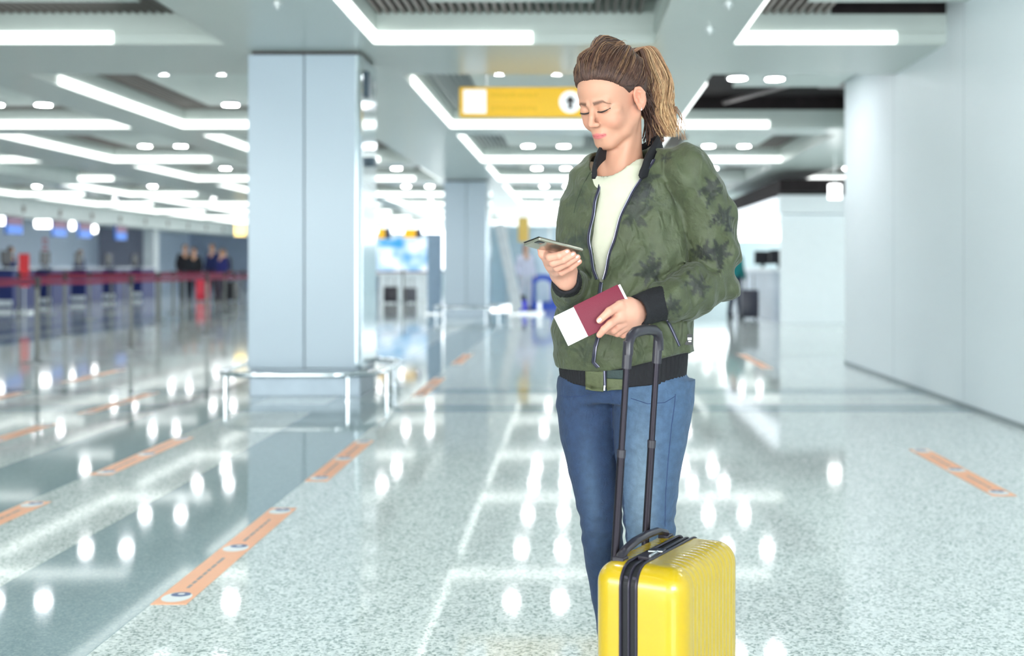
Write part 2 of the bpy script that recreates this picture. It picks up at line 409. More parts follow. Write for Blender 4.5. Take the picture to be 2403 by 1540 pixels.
def wordline(x0, x1, z, h):
    m = MB(); x = x0
    while x < x1:
        l = random.uniform(.02, .05); m.box(x, min(x+l, x1), 11.974, 11.98, z-h*random.uniform(.3,.5), z+h*random.uniform(.35,.6)); x += l+.009
    return m
rel(wordline(-.85, -.38, 2.845, .045).build('lettering', mso, sg)); rel(wordline(-.85, -.38, 2.71, .045).build('lettering', mso, sg))
def arc_disc(cx, cz, r, y, name, m): 
    q = MB().quad(*[(cx+r*math.cos(2*math.pi*i/28), y, cz+r*math.sin(2*math.pi*i/28)) for i in range(28)]); rel(q.build(name, m, sg))
arc_disc(-.05, 2.775, .112, 11.976, 'arrow_disc', msw)
rel(MB().quad(*[(-.05+x, 11.973, 2.775+z) for x, z in ((0,.07),(.06,0),(.022,0),(.022,-.07),(-.022,-.07),(-.022,0),(-.06,0))]).build('arrow', mbk, sg))
for x in (-.9, .6): rel(MB().cyl(x, 12.03, 2.92, 3.23, .008, 8).build('hanger', mtrim, sg))
# ================================================================ SIGNED DISTANCE MODELLING (numpy surface nets)
def smin(a, b, k):
    h = np.clip(.5+.5*(b-a)/k, 0, 1); return b*(1-h)+a*h - k*h*(1-h)
def smax(a, b, k): return -smin(-a, -b, k)
def ell(P, c, r, R=None):
    q = P-np.array(c)
    if R is not None: q = q@R
    r = np.array(r); k0 = np.linalg.norm(q/r, axis=1); k1 = np.linalg.norm(q/(r*r), axis=1)
    return k0*(k0-1)/np.maximum(k1, 1e-9)
def cap(P, a, b, ra, rb):
    a = np.array(a); b = np.array(b); d = b-a; t = np.clip(((P-a)@d)/max(d@d, 1e-12), 0, 1)
    return np.linalg.norm(P-a-t[:, None]*d, axis=1) - (ra+(rb-ra)*t)
def chain(P, pts, rad, k=.01):
    d = None
    for i in range(len(pts)-1):
        e = cap(P, pts[i], pts[i+1], rad[i], rad[i+1]); d = e if d is None else smin(d, e, k)
    return d
def rbox(P, c, h, r, R=None):
    q = P-np.array(c)
    if R is not None: q = q@R
    q = np.abs(q)-(np.array(h)-r)
    return np.linalg.norm(np.maximum(q, 0), axis=1)+np.minimum(q.max(axis=1), 0)-r
def loft(P, secs, yaw=0., p=2.):
    """secs rows z, cx, cy, a, b (ellipse half axes, turned by yaw) ; approximate distance"""
    S = np.array(sorted(secs)); z = P[:, 2]; zc = np.clip(z, S[0,0], S[-1,0])
    cx, cy, a, b = (np.interp(zc, S[:,0], S[:,i]) for i in (1,2,3,4))
    c, s = math.cos(yaw), math.sin(yaw)
    X = P[:,0]-cx; Y = P[:,1]-cy; u = X*c+Y*s; v = -X*s+Y*c
    k = (np.abs(u/a)**p+np.abs(v/b)**p)**(1/p)
    g = np.sqrt((u/a**2)**2+(v/b**2)**2)/np.maximum(k, 1e-6)
    d = (k-1)/np.maximum(g, 1e-3); d = np.where(k < .3, -np.minimum(a, b)*.7, d)
    return np.maximum(d, np.abs(z-(S[0,0]+S[-1,0])/2)-(S[-1,0]-S[0,0])/2)
def nets(fn, lo, hi, h, B=12):
    lo = np.array(lo, float); hi = np.array(hi, float); nb = np.maximum(np.ceil((hi-lo)/h/B).astype(int), 1); n = nb*B+1
    F = np.full(n, 1.0, np.float32)
    bi = np.stack(np.meshgrid(*[np.arange(k) for k in nb], indexing='ij'), -1).reshape(-1, 3)
    cen = lo+(bi+.5)*B*h; d = fn(cen); R = B*h*.5*math.sqrt(3)*1.35
    for b in bi[d < -R]: F[b[0]*B:b[0]*B+B+1, b[1]*B:b[1]*B+B+1, b[2]*B:b[2]*B+B+1] = -1
    act = bi[np.abs(d) <= R]; g = np.stack(np.meshgrid(*[np.arange(B+1)]*3, indexing='ij'), -1).reshape(-1, 3)
    for i in range(0, len(act), 60):
        a = act[i:i+60]; P = lo+((a*B)[:, None, :]+g[None])*h; v = fn(P.reshape(-1, 3)).reshape(len(a), B+1, B+1, B+1)
        for b, w in zip(a, v): F[b[0]*B:b[0]*B+B+1, b[1]*B:b[1]*B+B+1, b[2]*B:b[2]*B+B+1] = w
    I = F < 0; m = np.array(F.shape)-1
    sh = [(i, j, k) for i in (0,1) for j in (0,1) for k in (0,1)]
    sl = lambda o: tuple(slice(o[q], o[q]+m[q]) for q in range(3))
    cnt = sum(I[sl(o)].astype(np.int8) for o in sh); cell = (cnt > 0) & (cnt < 8)
    idx = np.argwhere(cell); ids = np.full(cell.shape, -1, np.int64); ids[cell] = np.arange(len(idx))
    acc = np.zeros((len(idx), 3)); c = np.zeros(len(idx))
    for o in sh:
        for ax in range(3):
            if o[ax]: continue
            o2 = list(o); o2[ax] = 1
            A = F[tuple((idx+np.array(o)).T)]; Bv = F[tuple((idx+np.array(o2)).T)]; x = (A < 0) != (Bv < 0)
            t = np.where(x, A/np.where(A == Bv, 1, A-Bv), 0)
            p = np.array(o, float)[None].repeat(len(idx), 0); p[:, ax] += t
            acc += p*x[:, None]; c += x
    V = lo+(idx+acc/np.maximum(c, 1)[:, None])*h
    Q = []
    for ax in range(3):
        a1, a2 = [(1,2),(2,0),(0,1)][ax]
        s0 = [slice(1, None)]*3; s0[ax] = slice(0, m[ax]); s1 = list(s0); s1[ax] = slice(1, m[ax]+1)
        for q in (a1, a2): s0[q] = slice(1, m[q]); s1[q] = slice(1, m[q])
        A = I[tuple(s0)]; Bv = I[tuple(s1)]; e = np.argwhere(A != Bv)
        if not len(e): continue
        f = A[tuple(e.T)]; off = np.ones(3, int); off[ax] = 0; e = e+off
        d1 = np.zeros(3, int); d1[a1] = 1; d2 = np.zeros(3, int); d2[a2] = 1
        q = np.stack([ids[tuple((e-d1-d2).T)], ids[tuple((e-d2).T)], ids[tuple(e.T)], ids[tuple((e-d1).T)]], 1)
        q[~f] = q[~f][:, ::-1]; Q.append(q)
    return V, np.concatenate(Q)
def np_mesh(name, V, Q, cols=None, attr='tint'):
    me = bpy.data.meshes.new(name); me.vertices.add(len(V)); me.vertices.foreach_set('co', np.asarray(V, np.float32).ravel())
    me.loops.add(Q.size); me.loops.foreach_set('vertex_index', Q.ravel().astype(np.int32))
    me.polygons.add(len(Q)); me.polygons.foreach_set('loop_start', (np.arange(len(Q))*Q.shape[1]).astype(np.int32))
    me.polygons.foreach_set('loop_total', np.full(len(Q), Q.shape[1], np.int32)) if False else None
    me.update(calc_edges=True); me.validate()
    if cols is not None:
        a = me.color_attributes.new(attr, 'FLOAT_COLOR', 'POINT'); C = np.ones((len(V), 4), np.float32); C[:, :3] = cols; a.data.foreach_set('color', C.ravel())
    me.shade_smooth(); return me
def linc(rgb):
    c = np.array(rgb, float)/255; return np.where(c <= .04045, c/12.92, ((c+.055)/1.055)**2.4)

# ================================================================ background people
def far_person(loc, facing, H, top, legs, hair, lab, seated=False, group=None, lean=0., skin=(214,168,140), long_hair=False, arms='down', key=0):
    t = empty('person', loc, lab, 'person', group, rz=facing); k = H/1.72
    def J(x, y, z): return np.array((x*k, y*k, z*k))
    r = random.Random(key)
    hz = .0; sh = 1.40; hip = .90
    if seated: hip = .52; sh = 1.05
    dz = sh-1.40
    head = J(0, -.03, 1.60+dz)
    aL = [J(.17, 0, sh-.02), J(.23, .02+.0, sh-.29), J(.22 if arms == 'down' else .12, -.10 if arms == 'down' else -.27, sh-.50 if arms == 'down' else sh-.30)]
    aR = [q*np.array((-1, 1, 1)) for q in aL]
    s = r.uniform(.02, .1)
    if seated: lL = [J(.09,0,hip), J(.11,-.42,.50), J(.11,-.42,.08)]; lR = [q*np.array((-1,1,1)) for q in lL]
    else: lL = [J(.085,0,hip), J(.10,-s*.6,.48), J(.11,s,.08)]; lR = [J(-.085,0,hip), J(-.10,-.03,.48), J(-.11,-s,.08)]
    def body(P):
        d = ell(P, head, J(.074,.092,.115)); d = smin(d, cap(P, head+J(0,.02,-.06), J(0,0,sh), .05*k, .06*k), .02)
        d = smin(d, ell(P, head+J(0,-.095,-.02), J(.013,.02,.02)), .012)
        d = smin(d, cap(P, J(0,0,hip+.02), J(0,0,sh-.06), .10*k, .12*k), .05)
        for A in (aL, aR):
            d = smin(d, chain(P, A, (.045*k,.038*k,.027*k)), .03); e = A[2]+(A[2]-A[1])*.25; d = smin(d, cap(P, A[2], e, .03*k, .022*k), .02)
        for A in (lL, lR): d = smin(d, chain(P, A, (.07*k,.05*k,.035*k)), .03)
        return d
    def topf(P):
        d = loft(P, [(z*k+dz*k, 0, 0, a*k, b*k) for z, a, b in ((.86,.175,.125),(1.0,.165,.12),(1.2,.18,.125),(1.34,.19,.115),(1.42,.10,.08),(1.46,.07,.065))])
        for A in (aL, aR): d = smin(d, chain(P, A, (.062*k,.055*k,.042*k)), .03)
        return d
    def trf(P):
        d = cap(P, J(-.05,0,hip+.0), J(.05,0,hip+.0), .12*k, .12*k)
        for A in (lL, lR): d = smin(d, chain(P, A, (.095*k,.068*k,.052*k)), .04)
        return d
    def hairf(P):
        d = ell(P, head+J(0,.02,.02), J(.085,.098,.115)); d = smax(d, -(ell(P, head+J(0,-.085,-.04), J(.07,.07,.10))), .01)
        if long_hair: d = smin(d, cap(P, head+J(0,.07,0), head+J(0,.09,-.22), .06*k, .035*k), .03)
        return smax(d, -(P[:,2]-(head[2]-(.25 if long_hair else .06)*k)), .01)
    lo = (-.42*k, -.62*k, .0); hi = (.42*k, .4*k, 1.82*k)
    def add(nm, fn, rgb, h, rough=.8):
        V, Q = nets(fn, lo, hi, h); o = link(nm, np_mesh(nm, V, Q), mat('cloth_%d_%d_%d' % rgb, rgb, rough, var=.1), t)
    add('body', body, skin, .022, .6); add('top', topf, top, .024); add('trousers', trf, legs, .024); add('hair', hairf, hair, .018)
    for A in (lL, lR):
        f = A[2]
        V, Q = nets(lambda P: smax(ell(P, (f[0], f[1]-.05*k, .045), (.045*k,.13*k,.055)), -P[:,2]+.003, .01), (f[0]-.08, f[1]-.22, -.02), (f[0]+.08, f[1]+.12, .13), .014)
        link('shoe', np_mesh('shoe', V, Q), mat('shoe_dark', (36,34,38), .5), t)
    return t
# ================================================================ CHECK-IN SIDE (left background)
mnavy = mat('desk_navy', (34,48,110), .45); mwhite = mat('laminate_white', (232,238,242), .4); mblk = mat('plastic_black', (24,26,32), .4)
mcream = mat('fascia_white', (216,224,222), .5)
mpart = mat('partition_mauve', (150,152,170), .6); mpale = mat('panel_pale_blue', (206,220,238), .5, var=.03)
o = struct(MB().box(-16.6, -15.7, 27.5, 62, 2.5, 2.984).build('trim_2', mcream)); o['label'] = 'long white bulkhead above the check-in desks at the far left'
for i in range(13):
    rel2 = box('bulkhead_bracket', -15.70, -15.66, 29+i*2.4, 29.12+i*2.4, 2.62, 2.82, mat('bracket_brown', (140,132,128), .5), o)
struct(box('wall_check_in', -19.0, -18.8, 27.5, 62, 0, 2.98, mpale))
struct(box('wall_partition', -18.8, -16.9, 47.0, 47.2, 0, 2.6, mpart))
struct(box('wall_end_panel', -18.8, -8.5, 58, 58.3, 0, 2.7, mat('wall_blue_grey', (168,182,204), .6)))
struct(box('trim_4', -16.9, -16.5, 46.6, 47.2, 0, 2.9, mwhite))
mscr = mat('screen_blue', (0,96,190), .3, em=(0,100,200), ems=.3); mscr2 = mat('screen_maroon', (96,30,84), .3, em=(90,24,80), ems=.15)
mcaps = mat('lamp_capsule', (255,255,255), .4, em=(255,255,255), ems=2.5)
def at(px, py, D): return ((px-PPX)/FPX*D, D, CAMH+(PPY-py)/FPX*D)
for i, D in enumerate((33.2, 36.1, 38.0, 41.0)):
    X = -15.62; s = empty('hanging_screen', (X, D, 2.2), '%s blue flight screen hanging over the check-in desks, from the left' % ['first','second','third','fourth'][i], 'screen', 'blue screens over the check-in desks')
    rel(box('housing', X-.05, X, D-.5, D+.5, 1.98, 2.50, mblk, s))
    rel(box('screen_lower', X+.001, X+.004, D-.46, D+.46, 2.0, 2.24, mscr, s)); rel(box('screen_upper', X+.001, X+.004, D-.46, D+.46, 2.25, 2.46, mscr2, s))
    rel(box('side_screen', X-.048, X-.01, D-.505, D-.5, 2.0, 2.46, mscr, s))
for px, py, D, w, lab in ((8,517,34,.5,'oblong white lamp at the left edge over the desks'), (103,525,36.5,.66,'oblong white lamp between the first two blue screens'), (170,530,37.4,.28,'round white lamp between the second and third blue screens'), (222,538,39.4,.28,'round white lamp right of the third blue screen')):
    x, y, z = at(px, py, D); c = MB().tube([(x-w/2+.1, y, z), (x+w/2-.1, y, z)], .13, 14).build('capsule_lamp', mcaps, smooth=True); tag(c, lab, 'lamp', 'white lamps over the check-in desks')
for i in range(5):
    D = 32.2+i*2.35; x = -14.9
    s = empty('check_in_desk', (x, D, 0), ['navy check-in desk nearest the left edge','second navy check-in desk from the left','third navy check-in desk, below the second blue screen','fourth navy check-in desk, near the grey partition','last navy check-in desk beside the grey partition'][i], 'desk', 'navy check-in desks')
    rel(box('desk_body', x-.7, x, D-.65, D+.65, 0, 1.02, mnavy, s, .01)); rel(box('desk_top', x-.75, x+.06, D-.7, D+.7, 1.02, 1.06, mwhite, s, .005))
    rel(box('monitor', x-.5, x-.46, D-.3, D+.3, 1.16, 1.52, mblk, s, .008)); rel(box('monitor_stand', x-.5, x-.44, D-.05, D+.05, 1.06, 1.18, mblk, s))
    rel(box('kick_plate', x-.68, x-.02, D-.655, D-.65, .05, .2, mwhite, s))
# red banner and red wall lettering
rb = empty('roll_up_banner', (-13.0, 28.1, 0), 'bright red roll-up banner among the desks at the far left', 'banner')
rel(box('banner_sheet', -13.12, -12.88, 28.08, 28.10, .62, 1.40, mat('banner_red', (232,58,66), .5), rb)); rel(box('banner_foot', -13.16, -12.84, 27.95, 28.23, 0, .05, mtrim, rb)); rel(box('banner_pole', -13.01, -12.99, 28.1, 28.12, .03, 1.40, mtrim, rb))
rl = MB()
for i in range(6): 
    z = 2.05-i*.17; 
    for j in range(3): rl.box(-18.8, -18.785, 42.0+j*.16+.04*(i%2), 42.1+j*.16, z-.06, z+.02+.03*((i+j)%2))
tag(rl.build('wall_lettering', mat('letter_red', (206,70,96), .5)), 'column of small red letters on the pale wall behind the desks', 'lettering')
# small yellow lit sign
x, y, z = at(563, 540, 44); sy = empty('small_lit_sign', (x, y, z), 'small pale yellow lit sign just left of the big column', 'sign'); rel(box('sign_box', x-.2, x+.2, y, y+.1, z-.22, z+.22, mat('sign_pale_yellow', (255,226,150), .5, em=(255,220,130), ems=1.1), sy, .02)); rel(MB().cyl(x, y+.05, z+.2, ZP-.01, .015, 8).build('hanger', mtrim, sy))

# ---- belt barriers
mpole = mat('pole_steel', (116,118,116), .45, metal=.35); mbelt = mat('belt_maroon', (122,30,62), .7); mbase = mat('pole_base', (120,126,128), .4, metal=.6)
pole_me = MB().cyl(0, 0, .02, .93, .026, 12).mesh('pole'); base_me = MB().cyl(0, 0, 0, .012, .16, 20).cyl(0, 0, .012, .03, .12, 20, .03).mesh('base'); head_me = MB().cyl(0, 0, .86, .99, .036, 14).mesh('belt_head')
for me, m_ in ((pole_me, mpole), (base_me, mbase), (head_me, mblk)): me.materials.append(m_); me.shade_smooth(); me.set_sharp_from_angle(angle=.6)
def row(pts, labs, link_last=True):
    for i, (x, y) in enumerate(pts):
        s = empty('barrier_post', (x, y, 0), labs[i], 'barrier post', 'belt barrier posts')
        for nm, me in (('pole', pole_me), ('base', base_me), ('belt_head', head_me)): link(nm, me, None, s)
        if i+1 < len(pts):
            a = Vector((0, 0, 0)); b = Vector((pts[i+1][0]-x, pts[i+1][1]-y, 0)); d = b.normalized(); nrm = Vector((-d.y, d.x, 0))*.0015
            a += d*.036; b -= d*.036; m = MB(); mid = (a+b)/2
            P = [a, mid-Vector((0,0,.012)), b]
            for k in range(2):
                p, q = P[k], P[k+1]
                for sg2 in (1, -1):
                    n2 = nrm*sg2
                    m.quad(*[tuple(v) for v in (p+n2+Vector((0,0,.905)), q+n2+Vector((0,0,.905)), q+n2+Vector((0,0,.952)), p+n2+Vector((0,0,.952)))])
            m.build('belt', mbelt, s)
row([(-6.55,11.6),(-6.28,13.9),(-5.97,16.0),(-5.85,18.9),(-5.75,22.0),(-5.7,25.5)],
    ['steel barrier post outside the left edge, nearest of all','nearest steel barrier post near the left edge, its foot lowest in view','steel barrier post third from the left edge, thin dark shaft','steel barrier post halfway to the big column','steel barrier post hidden close behind the big column, nearer','steel barrier post hidden behind the big column, farther'])
row([(-8.3,16.5),(-8.1,18.9),(-7.9,22.5),(-7.8,26.5)], ['steel barrier post at the very left edge of the middle row','second barrier post from the left edge, slimmer than the first','barrier post in the middle row under the long maroon belt','last barrier post of the middle row'])
for D, X0, n, w in ((27.6,-12.2,4,1.4),(30.8,-13.2,6,1.5),(24.4,-11.4,3,1.4)):
    row([(X0+i*w, D+.12*i) for i in range(n)], ['%s post from the left in the %s cross row of maroon belts' % (ordn(i) if i else 'first', {24.4:'nearest',27.6:'middle',30.8:'farthest'}[D]) for i in range(n)])
row([(-6.6,36.0),(-5.2,36.0),(-3.9,36.2),(-2.2,36.4),(-.6,36.4)], ['%s post of the far belt line between the two columns' % k for k in ('first','second','third','fourth','fifth')])

# ---- luggage helper for the background
def far_case(x, y, w, h, d, rgb, lab, rz=0):
    s = empty('suitcase', (x, y, 0), lab, 'suitcase', None, rz); m = mat('case_%d_%d_%d' % rgb, rgb, .4)
    box('shell', -w/2, w/2, -d/2, d/2, .04, h, m, s, .03, True)
    MB().tube([(-w*.25, 0, h-.01),(-w*.25, 0, h+.3),(w*.25, 0, h+.3),(w*.25, 0, h-.01)], .012, 8).build('handle', mblk, s)
    for sx in (-1, 1): MB().cyl(sx*w*.35, 0, 0, .05, .02, 10).build('wheel', mblk, s)
# ---- people by the desks
far_person((-12.65,38.6,0), .5, 1.80, (24,24,32), (30,32,44), (60,44,38), 'standing person in black at the left of the group behind the belts', key=1)
far_person((-12.22,38.2,0), .1, 1.70, (22,26,34), (28,30,40), (50,38,34), 'standing person in dark coat, second in the group behind the belts', key=2, long_hair=True)
far_person((-11.8,38.75,0), -.3, 1.82, (30,44,96), (60,50,60), (90,60,44), 'standing person in navy jacket, third in the group behind the belts', key=3)
far_person((-11.35,38.3,0), -.6, 1.66, (36,42,110), (70,64,80), (70,50,40), 'standing person in blue at the right of the group behind the belts', key=4)
far_person((-13.7,46.5,0), .3, 1.75, (44,46,64), (40,40,56), (60,50,46), 'lone distant person in dark clothes close to the big column', key=5)
far_person((-15.9,33.5,0), 1.4, 1.66, (24,40,104), (30,34,70), (60,40,34), 'staff person in navy behind the desk nearest the left edge', key=6, arms='front')
far_person((-15.9,38.2,0), 1.3, 1.62, (24,40,104), (30,34,70), (100,70,50), 'staff person in navy behind the third desk', key=7, arms='front')
far_case(-11.7, 37.4, .42, .68, .26, (206,40,66), 'red suitcase standing by the group behind the belts', .3)
far_case(-10.75, 37.2, .45, .62, .28, (26,26,32), 'black suitcase standing right of the group behind the belts', -.2)

# ================================================================ MIDDLE BACKGROUND
bb = empty('billboard', (-5.6, 40, .9), 'large blue and white lit billboard between the two columns', 'billboard')
mbb = bpy.data.materials.new('billboard_print'); mbb.use_nodes = True; nt = mbb.node_tree; tc = nt.nodes.new('ShaderNodeTexCoord'); nz = nt.nodes.new('ShaderNodeTexNoise'); nz.inputs['Scale'].default_value = 1.3
rp = nt.nodes.new('ShaderNodeValToRGB'); rp.color_ramp.elements[0].position = .36; rp.color_ramp.elements[0].color = lin((60,150,205)); rp.color_ramp.elements[1].position = .56; rp.color_ramp.elements[1].color = lin((236,246,255))
nt.links.new(tc.outputs['Object'], nz.inputs[0]); nt.links.new(nz.outputs[0], rp.inputs[0]); pb = nt.nodes['Principled BSDF']; nt.links.new(rp.outputs[0], pb.inputs['Base Color']); nt.links.new(rp.outputs[0], pb.inputs['Emission Color']); pb.inputs['Emission Strength'].default_value = .25
rel(box('print', -6.65, -4.95, 39.98, 40.0, .92, 2.08, mbb, bb)); rel(box('frame', -6.75, -4.85, 40.0, 40.25, .78, 2.2, mwhite, bb, .02)); rel(box('base', -6.6, -5.0, 40.05, 40.2, 0, .78, mwhite, bb))
for i, (px, py, D, w, h, lab) in enumerate(((895,548,34,.2,.3,'small yellow sign at the right side of the big column'), (962,548,34,.34,.26,'small pale yellow sign above the billboard'))):
    x, y, z = at(px, py, D); q = empty('hanging_sign', (x,y,z), lab, 'sign'); rel(box('panel', x-w/2, x+w/2, y, y+.08, z-h/2, z+h/2, mat('sign_amber', (255,196,40), .5, em=(255,190,30), ems=.2), q, .01)); rel(MB().cyl(x, y+.04, z+h/2, ZP-.01, .012, 8).build('hanger', mtrim, q)); rel(box('dark_end', x+w/2, x+w/2+.16, y, y+.08, z-h/2, z+h/2, mat('sign_navy', (50,60,90), .5), q))
x, y, z = at(1228, 538, 30); q = empty('hanging_sign', (x,y,z), 'tall narrow yellow sign left of the phone, far behind', 'sign'); rel(box('panel', x-.13, x+.13, y, y+.08, z-.32, z+.3, mat('sign_soft_yellow', (244,206,110), .5), q, .01)); rel(MB().cyl(x, y+.04, z+.3, ZP-.01, .012, 8).build('hanger', mtrim, q))
py_ = empty('info_pylon', (-3.2, 27.6, 0), 'narrow blue grey pylon touching the left side of the distant column', 'pylon'); rel(box('pylon_body', -3.42, -3.10, 27.5, 27.8, .03, 1.86, mat('pylon_blue_grey', (150,176,200), .4), py_, .01)); rel(box('pylon_foot', -3.46, -3.06, 27.45, 27.85, 0, .03, mtrim, py_))
# two small things below billboard
far_case(-5.45, 35.2, .4, .5, .3, (44,40,52), 'dark case standing on the floor below the billboard'); far_case(-4.9, 35.4, .34, .46, .3, (92,92,100), 'grey case standing right of the dark one below the billboard', .3)
# slanting white beam structure and glass screens
wb = empty('escalator_side', (-1.5, 27.5, 0), 'slanting white escalator side panel right of the distant column', 'escalator')
rel(MB().prism([(-1.86,2.05),(-1.66,2.10),(-1.22,.14),(-1.42,.02)], 27.3, 27.8).build('side_beam', mwhite, wb)); rel(box('foot_plate', -1.55, -.72, 27.3, 27.9, 0, .06, mtrim, wb)); rel(box('landing_post', -1.5, -1.42, 27.32, 27.4, .06, .32, mtrim, wb)); rel(box('landing_post', -.86, -.78, 27.32, 27.4, .06, .30, mtrim, wb))
mgl = mat('pale_glass', (190,218,232), .15, var=.05, coat=.5)
gs = empty('glass_screen', (-.9, 31, 0), 'row of pale blue glass screens behind the escalator', 'screen wall')
for i in range(6): rel(box('pane', -2.3+i*.55, -1.78+i*.55, 31, 31.03, .1, 2.15, mgl, gs)); rel(box('mullion', -1.78+i*.55, -1.75+i*.55, 30.98, 31.05, 0, 2.2, mtrim, gs))
wm = empty('wrapping_machine', (-.95, 30, 0), 'bright blue arch shaped stand beyond the phone hand', 'machine')
ar = []
for i in range(13): a = math.pi*i/12; ar.append((-.82+.36*math.cos(a), .62+.28*math.sin(a)))
ari = [(-.82+.2*math.cos(math.pi*i/12), .62+.14*math.sin(math.pi*i/12)) for i in range(13)]
m = MB()
mblue = mat('arch_blue', (52,92,206), .4)
rel(MB().prism([(-.46,.19)]+ar+[(-1.18,.19)]+[(-1.02,.19)]+ari[::-1]+[(-.62,.19)], 30.0, 30.5).build('arch', mblue, wm)); rel(box('plinth', -1.22, -.42, 29.98, 30.52, 0, .19, mblue, wm, .01))
bn = empty('bin', (-1.25, 28.3, 0), 'small blue container with black lid left of the blue arch', 'bin'); rel(MB().cyl(-1.25, 28.3, 0, .3, .12, 16, .1).build('bin_body', mat('bin_blue', (50,50,240), .4), bn)); rel(MB().cyl(-1.25, 28.3, .3, .42, .09, 16, .06).build('lid', mblk, bn))
x, y, z = at(1297, 547, 33); mo = empty('monitor', (x,y,z), 'dark monitor hanging above the phone, far behind', 'monitor'); rel(box('display', x-.28, x+.28, y, y+.06, z-.1, z+.1, mblk, mo, .01)); rel(MB().cyl(x, y+.03, z+.1, ZP-.01, .015, 8).build('hanger', mtrim, mo))
far_person((-1.24,29.6,0), .4, 1.66, (222,224,244), (214,218,230), (150,140,150), 'distant person dressed in white left of the blue arch', key=8, long_hair=True)

# ================================================================ KIOSK (right background)
kw = mat('kiosk_white', (236,241,244), .45, var=.01)
kk = empty('kiosk', (4.9, 23.3, 0), 'white boxy service kiosk with a counter, beyond the right wall corner', 'kiosk')
rel(box('end_wall', 4.02, 7.6, 23.3, 23.42, 0, 2.12, kw, kk)); rel(box('fascia_front', 3.98, 7.6, 23.2, 23.42, 2.14, 2.50, kw, kk)); rel(box('fascia_side', 3.92, 4.06, 23.42, 31, 2.02, 2.46, mat('kiosk_lit', (240,246,250), .4, em=(240,246,255), ems=.35), kk))
rel(box('roof', 4.06, 7.6, 23.42, 31, 2.40, 2.46, kw, kk)); rel(box('rear_wall', 5.6, 5.7, 23.42, 31, 0, 2.4, mat('kiosk_inner', (196,200,206), .5), kk))
rel(box('counter_front', 4.02, 4.12, 23.42, 30.4, 0, 1.0, mat('counter_grey', (178,190,204), .4), kk)); rel(box('counter_top', 3.92, 4.62, 23.42, 30.5, 1.0, 1.07, mwhite, kk)); rel(box('far_jamb', 4.0, 4.12, 30.6, 31, 0, 2.1, kw, kk))
vo = struct(box('gap_dark_box', 3.95, 7.6, 23.0, 31, 2.55, 2.80, mdark)); vo['label'] = 'dark box standing for the shaded gap between kiosk roof and ceiling'  # solid dark box paints in the shade of the open gap
for i, (y, lab) in enumerate(((25.4,'black monitor on the kiosk counter, nearer'), (27.6,'black monitor on the kiosk counter, farther'))):
    mo = empty('monitor', (4.35, y, 1.07), lab, 'monitor'); rel(box('display', 4.15, 4.55, y, y+.05, 1.15, 1.46, mblk, mo, .01)); rel(box('stand', 4.31, 4.39, y+.0, y+.06, 1.072, 1.17, mblk, mo))
far_person((3.42,25.6,0), 2.4, 1.60, (20,120,120), (30,34,60), (110,70,50), 'distant person in green and blue top standing at the kiosk counter', key=9)
far_person((4.85,25.9,0), 1.2, 1.62, (150,70,80), (60,60,70), (60,44,40), 'distant seated-height clerk in dull red behind the kiosk counter', key=10, arms='front')
far_case(3.64, 24.9, .36, .62, .3, (62,62,74), 'dark grey suitcase on the floor by the kiosk counter')
lx, ly, lz = at(1957, 450, 20); lp = box('wall_lamp', lx-.08, lx+.12, ly, ly+.05, lz-.12, lz+.12, mcaps); tag(lp, 'square white lamp beside the end of the right wall', 'lamp')
MB().cyl(lx+.02, ly+.025, lz+.12, ZC, .01, 8).build('hanger', mtrim, lp)
sp_ = struct(MB().cyl(2.92, 8.0, .0, .0, .0).build('trim_9', mtrim)) if False else None
bt = MB(); bt.v = []; 
k = box('wall_socket', 3.088, 3.10, 7.9, 7.96, .36, .40, mtrim); tag(k, 'tiny grey socket low on the right wall', 'socket')
